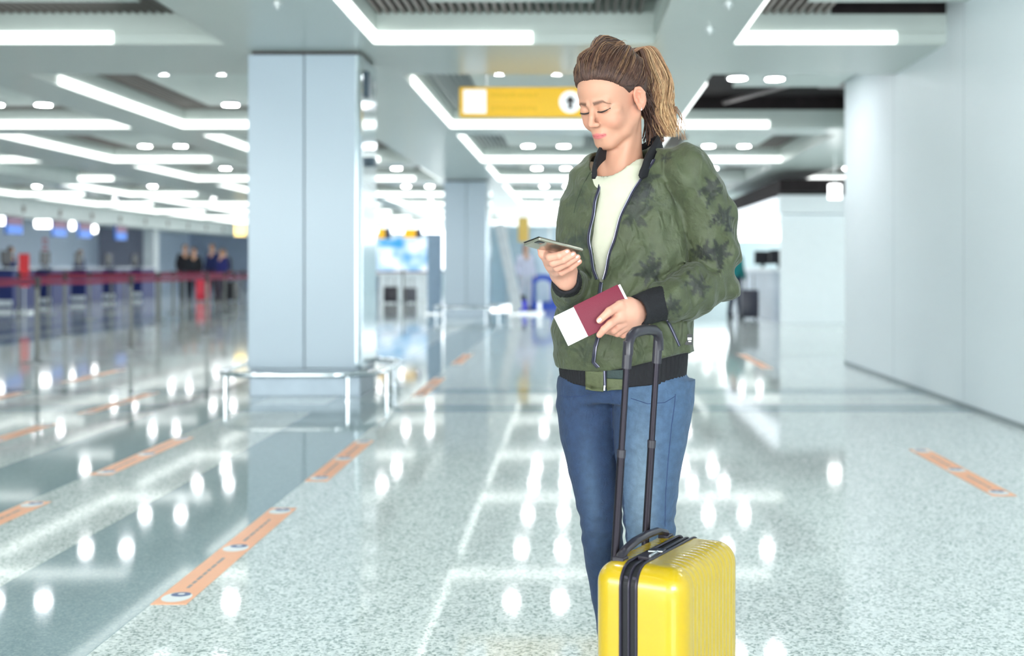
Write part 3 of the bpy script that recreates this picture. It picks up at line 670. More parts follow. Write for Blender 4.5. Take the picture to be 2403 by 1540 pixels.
# ================================================================ YELLOW SUITCASE
mys = mat('shell_yellow', (190,158,6), .24, coat=.5, coatr=.06, var=.015, scale=20, bump=.03, bscale=500)
mzip = mat('zipper_tape', (12,11,19), .6, bump=.15, bscale=700); mzp = mat('zipper_teeth', (46,42,56), .35, metal=.3)
mhd = mat('handle_plastic', (42,38,48), .32); mpl = mat('pole_graphite', (44,40,48), .3, metal=.75)
mlock = mat('lock_silver', (190,194,200), .25, metal=.9)
YAW = math.radians(28)
case = empty('suitcase', (.032, 2.55, 0), 'bright yellow hard shell cabin suitcase with raised pull handle in front of the woman', 'suitcase', None, -YAW)
CW, CD, Z0, Z1 = .212, .355, .045, .500      # across the shells, along the band, bottom, top
hx, hy, hz = CW/2, CD/2, (Z1-Z0)/2; ctr = np.array((hx, hy, (Z0+Z1)/2)); RR = .047
def shell_half(u0, u1):
    def axis(h, extra=(), n=14, rib=False):
        e = [-h+RR*(1-math.cos(math.pi/2*i/7)) for i in range(8)]
        mid = np.linspace(-h+RR, h-RR, 97 if rib else n)
        return sorted(set(round(float(x), 6) for x in list(e)+list(mid)+[-q for q in e]))
    ax = [ [x for x in axis(hx, n=9) if u0-1e-6 <= x <= u1+1e-6], axis(hy, rib=True), axis(hz, n=18) ]
    for c in (u0, u1):
        if abs(c) < hx-1e-6 and c not in ax[0]: ax[0].append(c)
    ax[0].sort(); V = []; F = []; ids = {}
    def vid(p):
        k = tuple(round(float(x), 6) for x in p)
        if k not in ids:
            q = np.array(p, float); inner = np.clip(q, -np.array((hx,hy,hz))+RR, np.array((hx,hy,hz))-RR); n = q-inner
            L = np.linalg.norm(n); n = n/L if L > 0 else n; w = inner+n*RR
            m = (1-abs(n[1]))**2; zz = q[2]+ctr[2]
            edge = min(1, max(0, (hy-.048-abs(q[1]))/.012))
            rib = (.5+.5*math.cos((q[1])/.0215*2*math.pi))
            amp = .0017*(rib**.8)
            side = 1 if abs(n[0]) > .05 else 0
            topw = 1 if n[2] > .3 and abs(q[0]) > .05 else (1 if abs(n[0]) > .3 else 0)
            w = w-n*(amp*m*edge*topw)
            ids[k] = len(V); V.append(tuple(w+ctr))
        return ids[k]
    for a in range(3):
        b_, c_ = [(1,2),(2,0),(0,1)][a]
        for sgn in (-1, 1):
            lim = (hx,hy,hz)[a]*sgn
            if a == 0 and not (u0-1e-6 <= lim <= u1+1e-6): continue
            for i in range(len(ax[b_])-1):
                for j in range(len(ax[c_])-1):
                    q = []
                    for (ii, jj) in ((i,j),(i+1,j),(i+1,j+1),(i,j+1)):
                        p = [0,0,0]; p[a] = lim; p[b_] = ax[b_][ii]; p[c_] = ax[c_][jj]; q.append(vid(p))
                    if len(set(q)) > 2: F.append(q if sgn > 0 else q[::-1])
    # rolled lip at the band
    me = bpy.data.meshes.new('shell'); me.from_pydata(V, [], F); me.validate(); me.shade_smooth(); return me
BU0, BU1 = -.038, .006       # band position across the case
link('rear_shell', shell_half(-hx, BU0), mys, case); link('front_shell', shell_half(BU1, hx), mys, case)
def band_loop(off, u, n=10):
    P = []; r = RR+off
    for (cy, cz, a0) in ((hy-RR, hz-RR, 0), (-hy+RR, hz-RR, 90), (-hy+RR, -hz+RR, 180), (hy-RR, -hz+RR, 270)):
        for i in range(n+1):
            a = math.radians(a0+90*i/n); P.append((u+ctr[0], cy+r*math.cos(a)+ctr[1], cz+r*math.sin(a)+ctr[2]))
    return P
def band(name, u0, u1, off, m):
    a, b_ = band_loop(off, u0), band_loop(off, u1); ai, bi_ = band_loop(-.02, u0), band_loop(-.02, u1); n = len(a); V = a+b_+ai+bi_
    F = [(i, (i+1)%n, n+(i+1)%n, n+i) for i in range(n)]+[(i, 2*n+i, 2*n+(i+1)%n, (i+1)%n) for i in range(n)]+[(n+i, n+(i+1)%n, 3*n+(i+1)%n, 3*n+i) for i in range(n)]
    me = bpy.data.meshes.new(name); me.from_pydata(V, [], F); return link(name, me, m, case)
band('zipper_band', BU0, BU1, -.0035, mzip)
for u in (BU0+.0035, BU1-.0035): 
    mb = MB().tube([tuple(p) for p in band_loop(.0005, u)], .0032, 6, closed=True); mb.build('zipper_piping', mzp, case, smooth=True)
MB().tube([tuple(p) for p in band_loop(-.002, (BU0+BU1)/2)], .003, 6, closed=True).build('zipper_teeth', mzp, case, smooth=True)
# grab handle on top
hu = .046
hp = [(hu, .050, Z1-.004), (hu, .055, Z1+.006), (hu-.0, .08, Z1+.015), (hu, .13, Z1+.023), (hu, .19, Z1+.025), (hu, .25, Z1+.022), (hu, .292, Z1+.010), (hu, .298, Z1-.004)]
MB().tube(hp, [.011,.011,.0115,.012,.012,.0115,.011,.011], 12, flat=.7, up=(0,0,1)).build('grab_handle', mhd, case, smooth=True)
for v in (.052, .296): MB().box(hu-.014, hu+.014, v-.014, v+.014, Z1-.006, Z1+.006).build('handle_mount', mhd, case, .003)
# lock and pullers on the band
uc = (BU0+BU1)/2+ctr[0]
box('lock_body', uc-.014, uc+.016, .075, .165, Z1-.004, Z1+.005, mhd, case, .002)
MB().tube([(uc+.012,.085,Z1+.006),(uc+.012,.125,Z1+.0075)], .003, 8).build('zipper_puller', mlock, case); MB().tube([(uc-.006,.115,Z1+.0075),(uc+.022,.128,Z1+.007)], .0028, 8).build('zipper_puller', mlock, case)
for (v, u) in ((.012, uc-.009), (.012, uc+.010)): MB().box(u-.004, u+.004, v-.004, v+.004, Z1-.030, Z1-.022).build('zipper_stop', mzp, case)
# telescopic pull handle
PU = .020; PV = (.080, .240); lean = .034
def pole(v, z0, z1, w, d):
    x0 = PU+lean*(z0-Z1)/.5; x1 = PU+lean*(z1-Z1)/.5; m = MB()
    m.tube([(x0, v, z0), (x1, v, z1)], [w, w], 12, flat=d/w, up=(0,1,0)); return m
for v in PV:
    pole(v, Z1-.05, Z1+.225, .0095, .0065).build('telescopic_pole', mpl, case, smooth=True)
    pole(v, Z1+.22, Z1+.455, .0078, .0052).build('telescopic_pole', mpl, case, smooth=True)
    pole(v, Z1+.215, Z1+.232, .0105, .0075).build('pole_collar', mhd, case, smooth=True)
    pole(v, Z1+.41, Z1+.47, .0112, .0095).build('grip_socket', mhd, case, smooth=True)
zt = Z1+.485; gx = PU+lean
gp = [(gx,PV[0]-.002,Z1+.44),(gx,PV[0]-.001,zt-.022),(gx,PV[0]+.008,zt-.006),(gx,PV[0]+.03,zt+.003),(gx,(PV[0]+PV[1])/2,zt+.006),(gx,PV[1]-.03,zt+.003),(gx,PV[1]-.008,zt-.006),(gx,PV[1]+.001,zt-.022),(gx,PV[1]+.002,Z1+.44)]
MB().tube(gp, [.010,.0105,.0115,.0120,.0120,.0120,.0115,.0105,.010], 14, flat=.95, up=(1,0,0)).build('grip', mhd, case, smooth=True)
for su in (.035, CW-.035):
    for sv in (.04, CD-.04):
        c = MB().box(su-.014, su+.014, sv-.014, sv+.014, .03, .055); c.tube([(su-.013, sv, .0215),(su+.013, sv, .0215)], .0212, 16); c.build('wheel', mblk, case)
case.rotation_euler.y = 0

# ================================================================ THE WOMAN
def w2px(p): return (PPX+p[0]/p[1]*FPX, PPY-(p[2]-CAMH)/p[1]*FPX)
woman = empty('person', (.13, 3.05, 0), 'young woman in green bomber jacket and blue jeans looking down at her phone', 'person')
def winv(o):
    if o.parent is woman: o.matrix_parent_inverse = Matrix.Translation(-Vector(woman.location))
    return o
def wl(name, V, Q, m, cols=None, parent=None):
    me = np_mesh(name, np.asarray(V), Q, cols); o = link(name, me, m, parent or woman); return winv(o)
TY = math.radians(-28)      # torso turned to the image left
tr = np.array((math.cos(TY), math.sin(TY), 0)); tf = np.array((math.sin(TY), -math.cos(TY), 0))   # her left hand side ; front
# joints
SHL = (.288, 2.985, 1.366); ELL = (.352, 3.015, 1.098); WRL = (.205, 2.885, 1.043)
SHR = (.040, 3.160, 1.352); ELR = (-.005, 3.10, 1.075); WRR = (-.022, 2.875, 1.098)
# ---- head
HS = .955; HO = np.array((.094, 3.045, 1.558)); yaw, pit, rol = math.radians(-40), math.radians(25), math.radians(0)
Rz = np.array(((math.cos(yaw), -math.sin(yaw), 0), (math.sin(yaw), math.cos(yaw), 0), (0, 0, 1)))
Rx = np.array(((1, 0, 0), (0, math.cos(pit), -math.sin(pit)), (0, math.sin(pit), math.cos(pit))))
Ry = np.array(((math.cos(rol), 0, math.sin(rol)), (0, 1, 0), (-math.sin(rol), 0, math.cos(rol))))
HR = Rz@Rx@Ry
def h2w(p): return HO+HS*(np.asarray(p, float)@HR.T)
def w2h(P): return ((P-HO)@HR)/HS
def skull(L): return smin(ell(L, (0, .018, .034), (.0745, .094, .084)), ell(L, (0, -.036, .036), (.0625, .053, .060)), .03)
def headf(L):
    S = L.copy(); S[:, 0] = np.abs(S[:, 0])
    d = skull(L)
    d = smin(d, ell(L, (0, -.030, -.025), (.060, .060, .080)), .02)
    d = smin(d, cap(S, (0, -.074, -.094), (.012, -.073, -.093), .0165, .0155), .03)          # chin
    d = smin(d, chain(S, [(.010, -.070, -.092), (.040, -.032, -.078), (.055, .006, -.050)], (.0135, .015, .014), .01), .026)   # jaw
    d = smin(d, ell(S, (.036, -.062, -.034), (.023, .024, .023)), .020)                        # cheek
    d = smin(d, ell(S, (.044, -.058, -.012), (.020, .016, .012)), .014)
    d = smin(d, cap(S, (.010, -.087, .018), (.040, -.076, .019), .0065, .0065), .014)          # brow ridge
    d = smin(d, ell(L, (0, -.078, -.066), (.027, .021, .021)), .014)                           # muzzle
    d = smax(d, -ell(S, (.030, -.1045, .003), (.0185, .0155, .0105)), .012)                    # sockets
    d = smin(d, ell(S, (.0305, -.0795, .002), (.0172, .0138, .0125)), .0035)                   # lids
    nose = chain(L, [(0, -.090, .008), (0, -.1005, -.012), (0, -.1105, -.030)], (.0065, .0068, .0088), .008)
    nose = smin(nose, cap(S, (.0105, -.1005, -.035), (.0075, -.104, -.0355), .0062, .006), .006)
    d = smin(d, nose, .010)
    d = smax(d, -ell(S, (.0055, -.107, -.0425), (.0032, .0045, .003)), .002)
    lip = chain(S, [(0, -.0970, -.0635), (.010, -.0950, -.0632), (.0235, -.0850, -.0655)], (.0034, .0032, .0016), .003)
    low = chain(S, [(0, -.0950, -.0715), (.009, -.0930, -.0710), (.0220, -.0850, -.0668)], (.0044, .0040, .0016), .003)
    d = smin(d, lip, .005); d = smin(d, low, .005)
    d = smax(d, -chain(S, [(0, -.1025, -.0672), (.012, -.0995, -.0670), (.025, -.0885, -.0668)], (.0012, .0012, .0008), .002), .0022)
    ca, sa = math.cos(.55), math.sin(.55); q = S-np.array((.0765, .002, 0)); E = np.stack([q[:,0]*ca-q[:,1]*sa, q[:,0]*sa+q[:,1]*ca, q[:,2]], 1)
    ear = ell(E, (.001, .012, -.004), (.0065, .018, .031)); ear = smax(ear, -ell(E, (.009, .010, -.001), (.0085, .0115, .021)), .003)
    ear = smin(ear, chain(E, [(.002,-.002,.010),(.004,.006,.0235),(.0055,.018,.020),(.0055,.0265,.004),(.003,.020,-.018)], (.0024,.0029,.0030,.0030,.0024), .002), .003)
    ear = smin(ear, chain(E, [(.002,.006,.014),(.0035,.017,.008),(.0025,.014,-.012)], (.0016,.0020,.002), .002), .003)
    ear = smin(ear, ell(E, (.001, .001, -.010), (.005, .004, .006)), .003); ear = smin(ear, ell(E, (.001, .007, -.031), (.0050, .008, .009)), .006)
    d = smin(d, ear, .006)
    return d
NB = np.array((.118, 3.085, 1.365))            # neck base
def neckf(P):
    a = h2w((0, .030, -.050))
    d = cap(P, a, NB, .047, .056)
    d = smin(d, cap(P, NB+(0, .01, -.02), NB+(0, .01, -.1), .062, .09), .05)
    for s_, sg_ in ((-1, 1), (1, 1)):      # sternomastoid and collar bones
        d = smin(d, cap(P, h2w((s_*.052, .02, -.045)), NB+tf*.050+tr*s_*.012+(0, 0, -.02), .011, .009), .018)
        d = smin(d, cap(P, NB+tf*.060+tr*s_*.018+(0, 0, -.032), NB+tf*.040+tr*s_*.075+(0, 0, -.015), .008, .008), .02)
    return d
def head_neck(P): return smin(headf(w2h(P))*HS, neckf(P), .012)
V, Q = nets(head_neck, (-.06, 2.90, 1.28), (.27, 3.24, 1.70), .0024)
L = w2h(V); S = L.copy(); S[:, 0] = np.abs(S[:, 0])
skin = np.tile(linc((194,143,120)), (len(V), 1))
def mixc(C, w, rgb): w = np.clip(w, 0, 1)[:, None]; return C*(1-w)+linc(rgb)*w
def blob(c, r): return np.exp(-np.sum(((S-np.array(c))/np.array(r))**2, axis=1))
skin = mixc(skin, .35*blob((.040,-.068,-.035),(.022,.03,.02)), (222,140,122))
skin = mixc(skin, .35*blob((0,-.115,-.033),(.014,.02,.012)), (225,150,132))
skin = mixc(skin, .45*blob((.078,.012,-.006),(.02,.03,.035)), (222,126,104))
skin = mixc(skin, .30*blob((.030,-.09,.010),(.018,.03,.008)), (172,116,96))
lp = np.clip(1.3-np.abs((S[:,2]+.0670)/(.0080*(1-.55*np.clip(S[:,0]/.022,0,1)))), 0, 1)*np.clip((.024-S[:,0])/.003, 0, 1)*(L[:,1] < -.08)
skin = mixc(skin, np.clip(lp*2.0, 0, .85), (196,98,104))
skin = mixc(skin, .8*np.clip(1-np.abs(S[:,2]+.0670)/.0014, 0, 1)*(S[:,0] < .022)*(L[:,1] < -.085), (120,50,56))
bz = .0200+.10*np.clip(S[:,0]-.012,0,1)-.0*S[:,0] - 9.*np.clip(S[:,0]-.036, 0, 1)**1.5
bw = .0048*np.clip((.052-S[:,0])/.030, 0, 1)**.6
skin = mixc(skin, .88*np.clip(1.5-np.abs(S[:,2]-bz)/np.maximum(bw, 1e-4), 0, 1)*(S[:,0] > .0115)*(S[:,0] < .052)*(L[:,1] < -.045), (92,64,52))
mskin = mat('skin', (194,143,120), .48, attr='tint', sss=.12, var=.02, spec=.35, bump=.05, bscale=900)
HV, HQ, HC = V, Q, skin
headtree = BVHTree.FromPolygons([tuple(v) for v in V], [tuple(int(i) for i in q) for q in Q])

# ---- hands
def hand(defs, k=.006):
    def f(P):
        d = None
        for pts, rad in defs['palm']:
            e = chain(P, pts, rad, .01); d = e if d is None else smin(d, e, .016)
        fd = None
        for pts, rad in defs['fingers']:
            e = chain(P, pts, rad, .003); fd = e if fd is None else np.minimum(fd, e)
        d = smin(d, fd, k)
        for pts, rad in defs.get('extra', []): d = smin(d, chain(P, pts, rad, .01), .02)
        return d
    return f
def at3(px, py, D): return ((px-PPX)/FPX*D, D, CAMH+(PPY-py)/FPX*D)
A_ = at3
# her left hand (right in the picture) : thumb on the front of the passport, index at its lower edge, the other fingers behind
LH = dict(palm=[
      ([A_(1503,737,2.862), A_(1478,735,2.828), A_(1452,742,2.806)], (.027,.027,.020)),
      ([A_(1500,722,2.858), A_(1470,722,2.822), A_(1455,722,2.803)], (.021,.021,.014)),
      ([A_(1503,752,2.872), A_(1475,757,2.842), A_(1452,765,2.824)], (.021,.020,.014)),
      ([WRL, A_(1503,738,2.868)], (.026,.026))],
    fingers=[
      ([A_(1476,714,2.825), A_(1455,717,2.796), A_(1430,731,2.776), A_(1407,752,2.770)], (.0165,.0120,.0100,.0080)),
      ([A_(1457,742,2.802), A_(1432,760,2.779), A_(1418,773,2.777), A_(1407,786,2.784)], (.0115,.0098,.0088,.0076)),
      ([A_(1460,760,2.815), A_(1440,775,2.800), A_(1425,776,2.815), A_(1418,766,2.830)], (.0108,.0096,.0086,.0076)),
      ([A_(1465,770,2.825), A_(1449,782,2.815), A_(1433,778,2.832), A_(1427,766,2.842)], (.0102,.0092,.0083,.0073)),
      ([A_(1475,774,2.840), A_(1462,786,2.832), A_(1449,782,2.846), A_(1443,772,2.855)], (.0090,.0080,.0073,.0066))])
# her right hand (left in the picture) : phone lies in the palm, fingers wrap its underside
RH = dict(palm=[
      ([A_(1322,642,2.868), A_(1312,622,2.830), A_(1303,606,2.800)], (.026,.025,.019)),
      ([A_(1335,636,2.875), A_(1330,615,2.845), A_(1322,600,2.822)], (.020,.020,.015)),
      ([A_(1310,637,2.860), A_(1296,617,2.815), A_(1287,600,2.790)], (.018,.017,.013)),
      ([WRR, A_(1320,645,2.875)], (.025,.026))],
    fingers=[
      ([A_(1283,598,2.788), A_(1291,604,2.755), A_(1313,600,2.742), A_(1331,592,2.748)], (.0105,.0098,.0092,.0078)),
      ([A_(1289,612,2.798), A_(1299,617,2.762), A_(1323,609,2.748), A_(1345,598,2.752)], (.0110,.0100,.0092,.0078)),
      ([A_(1297,625,2.812), A_(1308,628,2.778), A_(1332,617,2.762), A_(1355,604,2.764)], (.0105,.0096,.0088,.0075)),
      ([A_(1307,637,2.832), A_(1319,639,2.800), A_(1340,628,2.785), A_(1359,614,2.784)], (.0094,.0085,.0079,.0068)),
      ([A_(1290,612,2.815), A_(1275,596,2.790), A_(1271,583,2.790), A_(1283,573,2.800)], (.0145,.0118,.0102,.0085))])
hl, hr = hand(LH), hand(RH)
V1, Q1 = nets(hl, (.03, 2.74, .93), (.24, 2.92, 1.10), .0019); V2, Q2 = nets(hr, (-.11, 2.71, 1.06), (.05, 2.92, 1.22), .0019)
def hcol(V, knuck):
    C = np.tile(linc((210,156,136)), (len(V), 1))
    for p in knuck: C = mixc(C, .45*np.exp(-np.sum((V-np.array(p))**2, axis=1)/.0085**2), (218,128,108))
    return C
def nail(C, V, tip, d, wdt=.0062):
    q = V-np.array(tip); return mixc(C, .95*(np.linalg.norm(q, axis=1) < wdt), (248,240,238))
C1 = hcol(V1, [f[0][i] for f in LH['fingers'] for i in (1, 2, 3)]+[A_(1500,760,2.85)]); C2 = hcol(V2, [f[0][i] for f in RH['fingers'] for i in (1, 2, 3)]+[A_(1312,640,2.83)])*.97
# arms, trunk and legs of the body under the clothes (coarse), joined to the visible skin
def corebody(P):
    d = loft(P, [(1.34,.118,3.085,.07,.05),(1.28,.13,3.08,.11,.075),(1.1,.125,3.06,.13,.085),(.95,.125,3.06,.14,.095),(.84,.127,3.06,.15,.10)], TY)
    for A in ((SHL,ELL,WRL),(SHR,ELR,WRR)): d = smin(d, chain(P, A, (.030,.030,.024)), .01)
    for A in (((.045,3.09,.83),(.067,3.075,.47),(.102,3.125,.06)),((.205,3.03,.83),(.190,3.00,.47),(.19,3.05,.06))): d = smin(d, chain(P, A, (.060,.038,.026)), .02)
    return d
V3, Q3 = nets(corebody, (-.14, 2.80, .0), (.46, 3.30, 1.45), .012)
nn = [0, len(HV), len(HV)+len(V1), len(HV)+len(V1)+len(V2)]
wl('body', np.concatenate([HV, V1, V2, V3]), np.concatenate([HQ+nn[0], Q1+nn[1], Q2+nn[2], Q3+nn[3]]), mskin, np.concatenate([HC, C1, C2, np.tile(linc((194,143,120)), (len(V3), 1))]))
# thumb nail
def patch(name, pts3, m, parent=None, th=.0006):
    me = bpy.data.meshes.new(name); me.from_pydata([tuple(p) for p in pts3], [], [tuple(range(len(pts3)))]); o = link(name, me, m, parent or woman); return winv(o)
def wb_(mb, name, m, smooth=True, parent=None):
    return winv(mb.build(name, m, parent or woman, smooth=smooth))
mnail = mat('nail', (240,206,192), .2)
def nail_obj(a, b_, w):     # flat ellipsoid on finger tip
    a = np.array(a); b_ = np.array(b_); return MB().tube([tuple(a), tuple(a*.5+b_*.5), tuple(b_)], [w*.6, w*.8, w*.45], 10, flat=.3, up=(0,1,0))
wb_(nail_obj(A_(1411,748,2.7615), A_(1402,756,2.7635), .0056), 'thumb_nail', mnail)
wb_(nail_obj(A_(1410,781,2.776), A_(1404,788,2.778), .0042), 'finger_nail', mnail)
for (x, y, D) in ((1331,591,2.7395),(1345,597,2.743),(1355,603,2.7555),(1359,613,2.777)): wb_(nail_obj(A_(x-4,y+1,D), A_(x+3,y-2,D), .0040), 'finger_nail', mnail)
# eyes: lash lines and lids
mlash = mat('lash', (34,24,24), .6)
for s_ in (1, -1):
    P_ = []
    for t in np.linspace(-1, 1, 11):
        p = (s_*(.0305+.0175*t), 0, -.0035-.0020*(1-t*t)+.0030*(t+1)/2)
        o_, dr = h2w((p[0], -.16, p[2])), HR@np.array((0, 1., 0)); hit = headtree.ray_cast(Vector(o_), Vector(dr))
        if hit[0]: P_.append(tuple(np.array(hit[0])-dr*.0004*1))
    if len(P_) > 4:
        n = len(P_); mb = MB().tube(P_, [.0007+.0014*math.sin(math.pi*(i+.6)/n) for i in range(n)], 6)
        for i in range(1, n, 1):
            b0 = np.array(P_[i]); t = i/(n-1); e = b0+HS*(HR@np.array((s_*(t-.4)*.005, -.0038, -.0026))); mb.tube([tuple(b0), tuple((b0+e)/2+HR@np.array((0,-.001,-.0006))), tuple(e)], [.0006, .0005, .0002], 4)
        wb_(mb, 'eyelashes', mlash)
        P2 = [tuple(np.array(q)+HR@np.array((0, .0006, .0095+.0*i))) for i, q in enumerate(P_)]
    # lid crease
# earring
er = h2w((.0835, .007, -.033)); m_ = MB().tube([tuple(er-np.array((.0015,.001,0))), tuple(er+np.array((.0015,-.002,0)))], .0022, 10); m_.tube([tuple(er+np.array((0,-.001,-.001))), tuple(er+np.array((-.001,-.001,-.006)))], .0012, 6); wb_(m_, 'earring', mlock)
# ---- hair
BUMP = np.array(((1428-1350)/2795*3.08, 3.08, 1.136+(622-122)/2795*3.08))
def haircap(P):
    L = w2h(P); fr = -.076+.81*np.clip(.078-L[:,2], 0, 1)+np.abs(L[:,0])*.18; d = skull(L)-(.0025+.0095*np.clip((L[:,1]-fr)/.035, 0, 1))
    # bumpy combed volume
    ang = np.arctan2(L[:,0], L[:,2]-.0); d = d-.006*np.clip((L[:,2]-.05)/.06, 0, 1)*(1+.6*np.sin(ang*17+L[:,1]*30))
    d = smin(d, ell(L, (-.008, .004, .112), (.044, .052, .026)), .018)
    S = np.abs(L[:,0])
    d = smin(d, ell(P, BUMP, (.046, .050, .034))/HS, .018); d = d-.0035*np.sin(ang*9+L[:,1]*60)*np.clip((L[:,2]-.09)/.03, 0, 1)
    # hairline: front edge, falls behind the temples and the ears
    front = -.076+.9*np.clip(.078-L[:,2], 0, 1)*.9+S*.18
    cut = (front-L[:,1])
    d = smax(d, cut, .008)
    low = (-.052-.25*(L[:,1]-.05)-L[:,2]); d = smax(d, low, .01)
    earh = -ell(np.stack([S, L[:,1], L[:,2]], 1), (.085, .000, -.014), (.03, .026, .036)); d = smax(d, earh, .005)
    return d*HS
V, Q = nets(haircap, (-.06, 2.92, 1.44), (.28, 3.24, 1.74), .0032)
mh = mat('hair_dark', (92,68,58), .5, attr='tint', var=.25, scale=90, spec=.4)
hc = np.tile(linc((60,43,38)), (len(V), 1))
hairo = wl('hair', V, Q, mh, hc)
captree = BVHTree.FromPolygons([tuple(v) for v in V], [tuple(int(i) for i in q) for q in Q])
TIE = np.array((.0, .098, .082))               # where the pony tail is tied, head space
def strands(name, curves, parent):
    """curves: list of (points, radii, colour0, colour1); five sided tapered tubes in one mesh"""
    Vs = []; Qs = []; Cs = []; base = 0; n = 4
    ang = np.arange(n)*2*math.pi/n
    for P, r, c0, c1 in curves:
        P = np.asarray(P); m = len(P); T = np.gradient(P, axis=0); T /= np.linalg.norm(T, axis=1)[:, None]+1e-9
        up = np.array((.3, .2, 1.)); A = np.cross(T, up); A /= np.linalg.norm(A, axis=1)[:, None]+1e-9; B_ = np.cross(T, A)
        R_ = np.asarray(r)[:, None, None]
        ring = P[:, None, :]+R_*(np.cos(ang)[None, :, None]*A[:, None, :]+np.sin(ang)[None, :, None]*B_[:, None, :])
        Vs.append(ring.reshape(-1, 3)); i = np.arange(m-1)[:, None]*n; j = np.arange(n)[None, :]
        q = np.stack([i+j, i+(j+1)%n, i+n+(j+1)%n, i+n+j], -1).reshape(-1, 4)+base; Qs.append(q); base += m*n
        t = np.linspace(0, 1, m)[:, None, None]; Cs.append(((1-t)*np.array(c0)+t*np.array(c1)).repeat(n, 1).reshape(-1, 3))
    return wl(name, np.concatenate(Vs), np.concatenate(Qs), mh, np.concatenate(Cs), parent)
def skull_r(dirs):      # distance from centre to the cap surface along local directions
    c0 = h2w((0, .01, .03)); out = []
    for d in dirs:
        w = Vector(HR@d); hit = captree.ray_cast(Vector(c0)+w*.25, -w)
        if not hit[0]: hit = headtree.ray_cast(Vector(c0)+w*.25, -w)
        out.append((np.linalg.norm(np.array(hit[0])-c0) if hit[0] else .098*HS))
    return np.array(out)
C0 = np.array((0, .01, .03)); dark, mid, gold, pale = linc((70,48,42)), linc((122,86,66)), linc((184,142,104)), linc((222,186,142))
cur = []
dT = TIE-C0; dT = dT/np.linalg.norm(dT)
for i in range(1500):
    s = RNG.uniform(-1, 1); side = RNG.random() < .42
    if not side:
        x = s*.068; z = .078-abs(s)**2*.030+RNG.normal(0, .003); y = -.080+abs(x)*.35+RNG.normal(0,.002); st = np.array((x, y, z))
    else:
        sg_ = 1 if RNG.random() < .7 else -1; t = RNG.random(); st = np.array((sg_*(.070-.005*t), -.045+.085*t+RNG.normal(0,.004), .045-.02*t-.05*max(0, t-.6)*2))
        if t > .75: st = np.array((sg_*RNG.uniform(.02,.066), .06+.03*RNG.random(), -.045+.03*RNG.random()))
    d0 = st-C0; d0 /= np.linalg.norm(d0); m = 20; tt = np.linspace(0, 1, m)**1.3
    om = math.acos(np.clip(d0@dT, -1, 1)); D_ = np.array([(math.sin((1-t)*om)*d0+math.sin(t*om)*dT)/math.sin(om) for t in tt])
    rr = skull_r(D_); lift = abs(RNG.normal(.0015, .0018)); wv = RNG.uniform(0, 6.28)
    rr = rr/HS + (.0011+lift*np.sin(tt*math.pi)+.0012*np.sin(tt*9+wv)*np.sin(tt*math.pi))
    if not side and RNG.random() < .15: rr = rr+.007*np.sin(tt*math.pi)**2
    P = np.array([h2w(C0+D_[k]*rr[k]) for k in range(m)]); P += RNG.normal(0, .0004, P.shape)
    q = RNG.random(); c0 = dark*(.7+.6*RNG.random()); c1 = (dark if q < .4 else (mid if q < .75 else gold*.8))*(.7+.5*RNG.random())
    cur.append((P, np.concatenate([[.0004], np.full(m-2, RNG.uniform(.0005, .0011)), [.0007]]), c0, c1))
strands('scalp_strands', cur, hairo)['kind'] = 'stuff' 
# pony tail
Tw = h2w(TIE)
def tail_pt(px, py, D): return np.array(A_(px, py, D))
CL = np.array([Tw, tail_pt(1500,112,3.10), tail_pt(1522,122,3.11), tail_pt(1541,170,3.12), tail_pt(1549,225,3.12), tail_pt(1556,275,3.11), tail_pt(1568,322,3.10)])
SPR = np.array([.016, .026, .036, .041, .042, .040, .030])
def cr_interp(P, t):
    n = len(P)-1; x = np.clip(t, 0, .9999)*n; i = x.astype(int); f = (x-i)[:, None]
    g = lambda k: P[np.clip(k, 0, n)]
    a, b_, c, d = g(i-1), g(i), g(i+1), g(i+2)
    return .5*((2*b_)+(-a+c)*f+(2*a-5*b_+4*c-d)*f*f+(-a+3*b_-3*c+d)*f**3)
cur = []
for i in range(1700):
    L_ = 1-.45*RNG.random()**1.6; m = 26; t = np.linspace(0, L_, m); c = cr_interp(CL, t); sp = cr_interp(SPR[:, None], t)[:, 0]
    a = RNG.uniform(0, 2*math.pi); r0 = math.sqrt(RNG.random()); cl = int(RNG.integers(0, 26)); ph = cl*1.7+RNG.normal(0, .35)
    ca = cl*.618*2*math.pi; cr_ = .35+.55*((cl*7)%11)/11
    offx = (r0*math.cos(a)*.42+cr_*math.cos(ca)*.75); offy = (r0*math.sin(a)*.42+cr_*math.sin(ca)*.75)
    wave = .0055*np.sin(t*17+ph)*np.clip(t*2.4-.3, 0, 1.4)
    P = c+sp[:, None]*(offx*np.array((1,0,0))+offy*np.array((0,1,0))*.8+.12*offy*np.array((0,0,1)))
    P[:, 0] += wave; P[:, 1] += .004*np.sin(t*15+ph+1.5)*np.clip(t*2-.3, 0, 1)
    P[:, 2] += (.010*offx*np.clip(1-t*3, 0, 1))
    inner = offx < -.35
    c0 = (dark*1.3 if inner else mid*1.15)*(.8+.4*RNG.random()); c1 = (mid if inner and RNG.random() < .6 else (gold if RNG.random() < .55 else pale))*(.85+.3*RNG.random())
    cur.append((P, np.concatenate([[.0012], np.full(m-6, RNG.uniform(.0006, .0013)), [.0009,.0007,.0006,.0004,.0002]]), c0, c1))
tail_ = strands('ponytail', cur, hairo); tail_['kind'] = 'stuff'
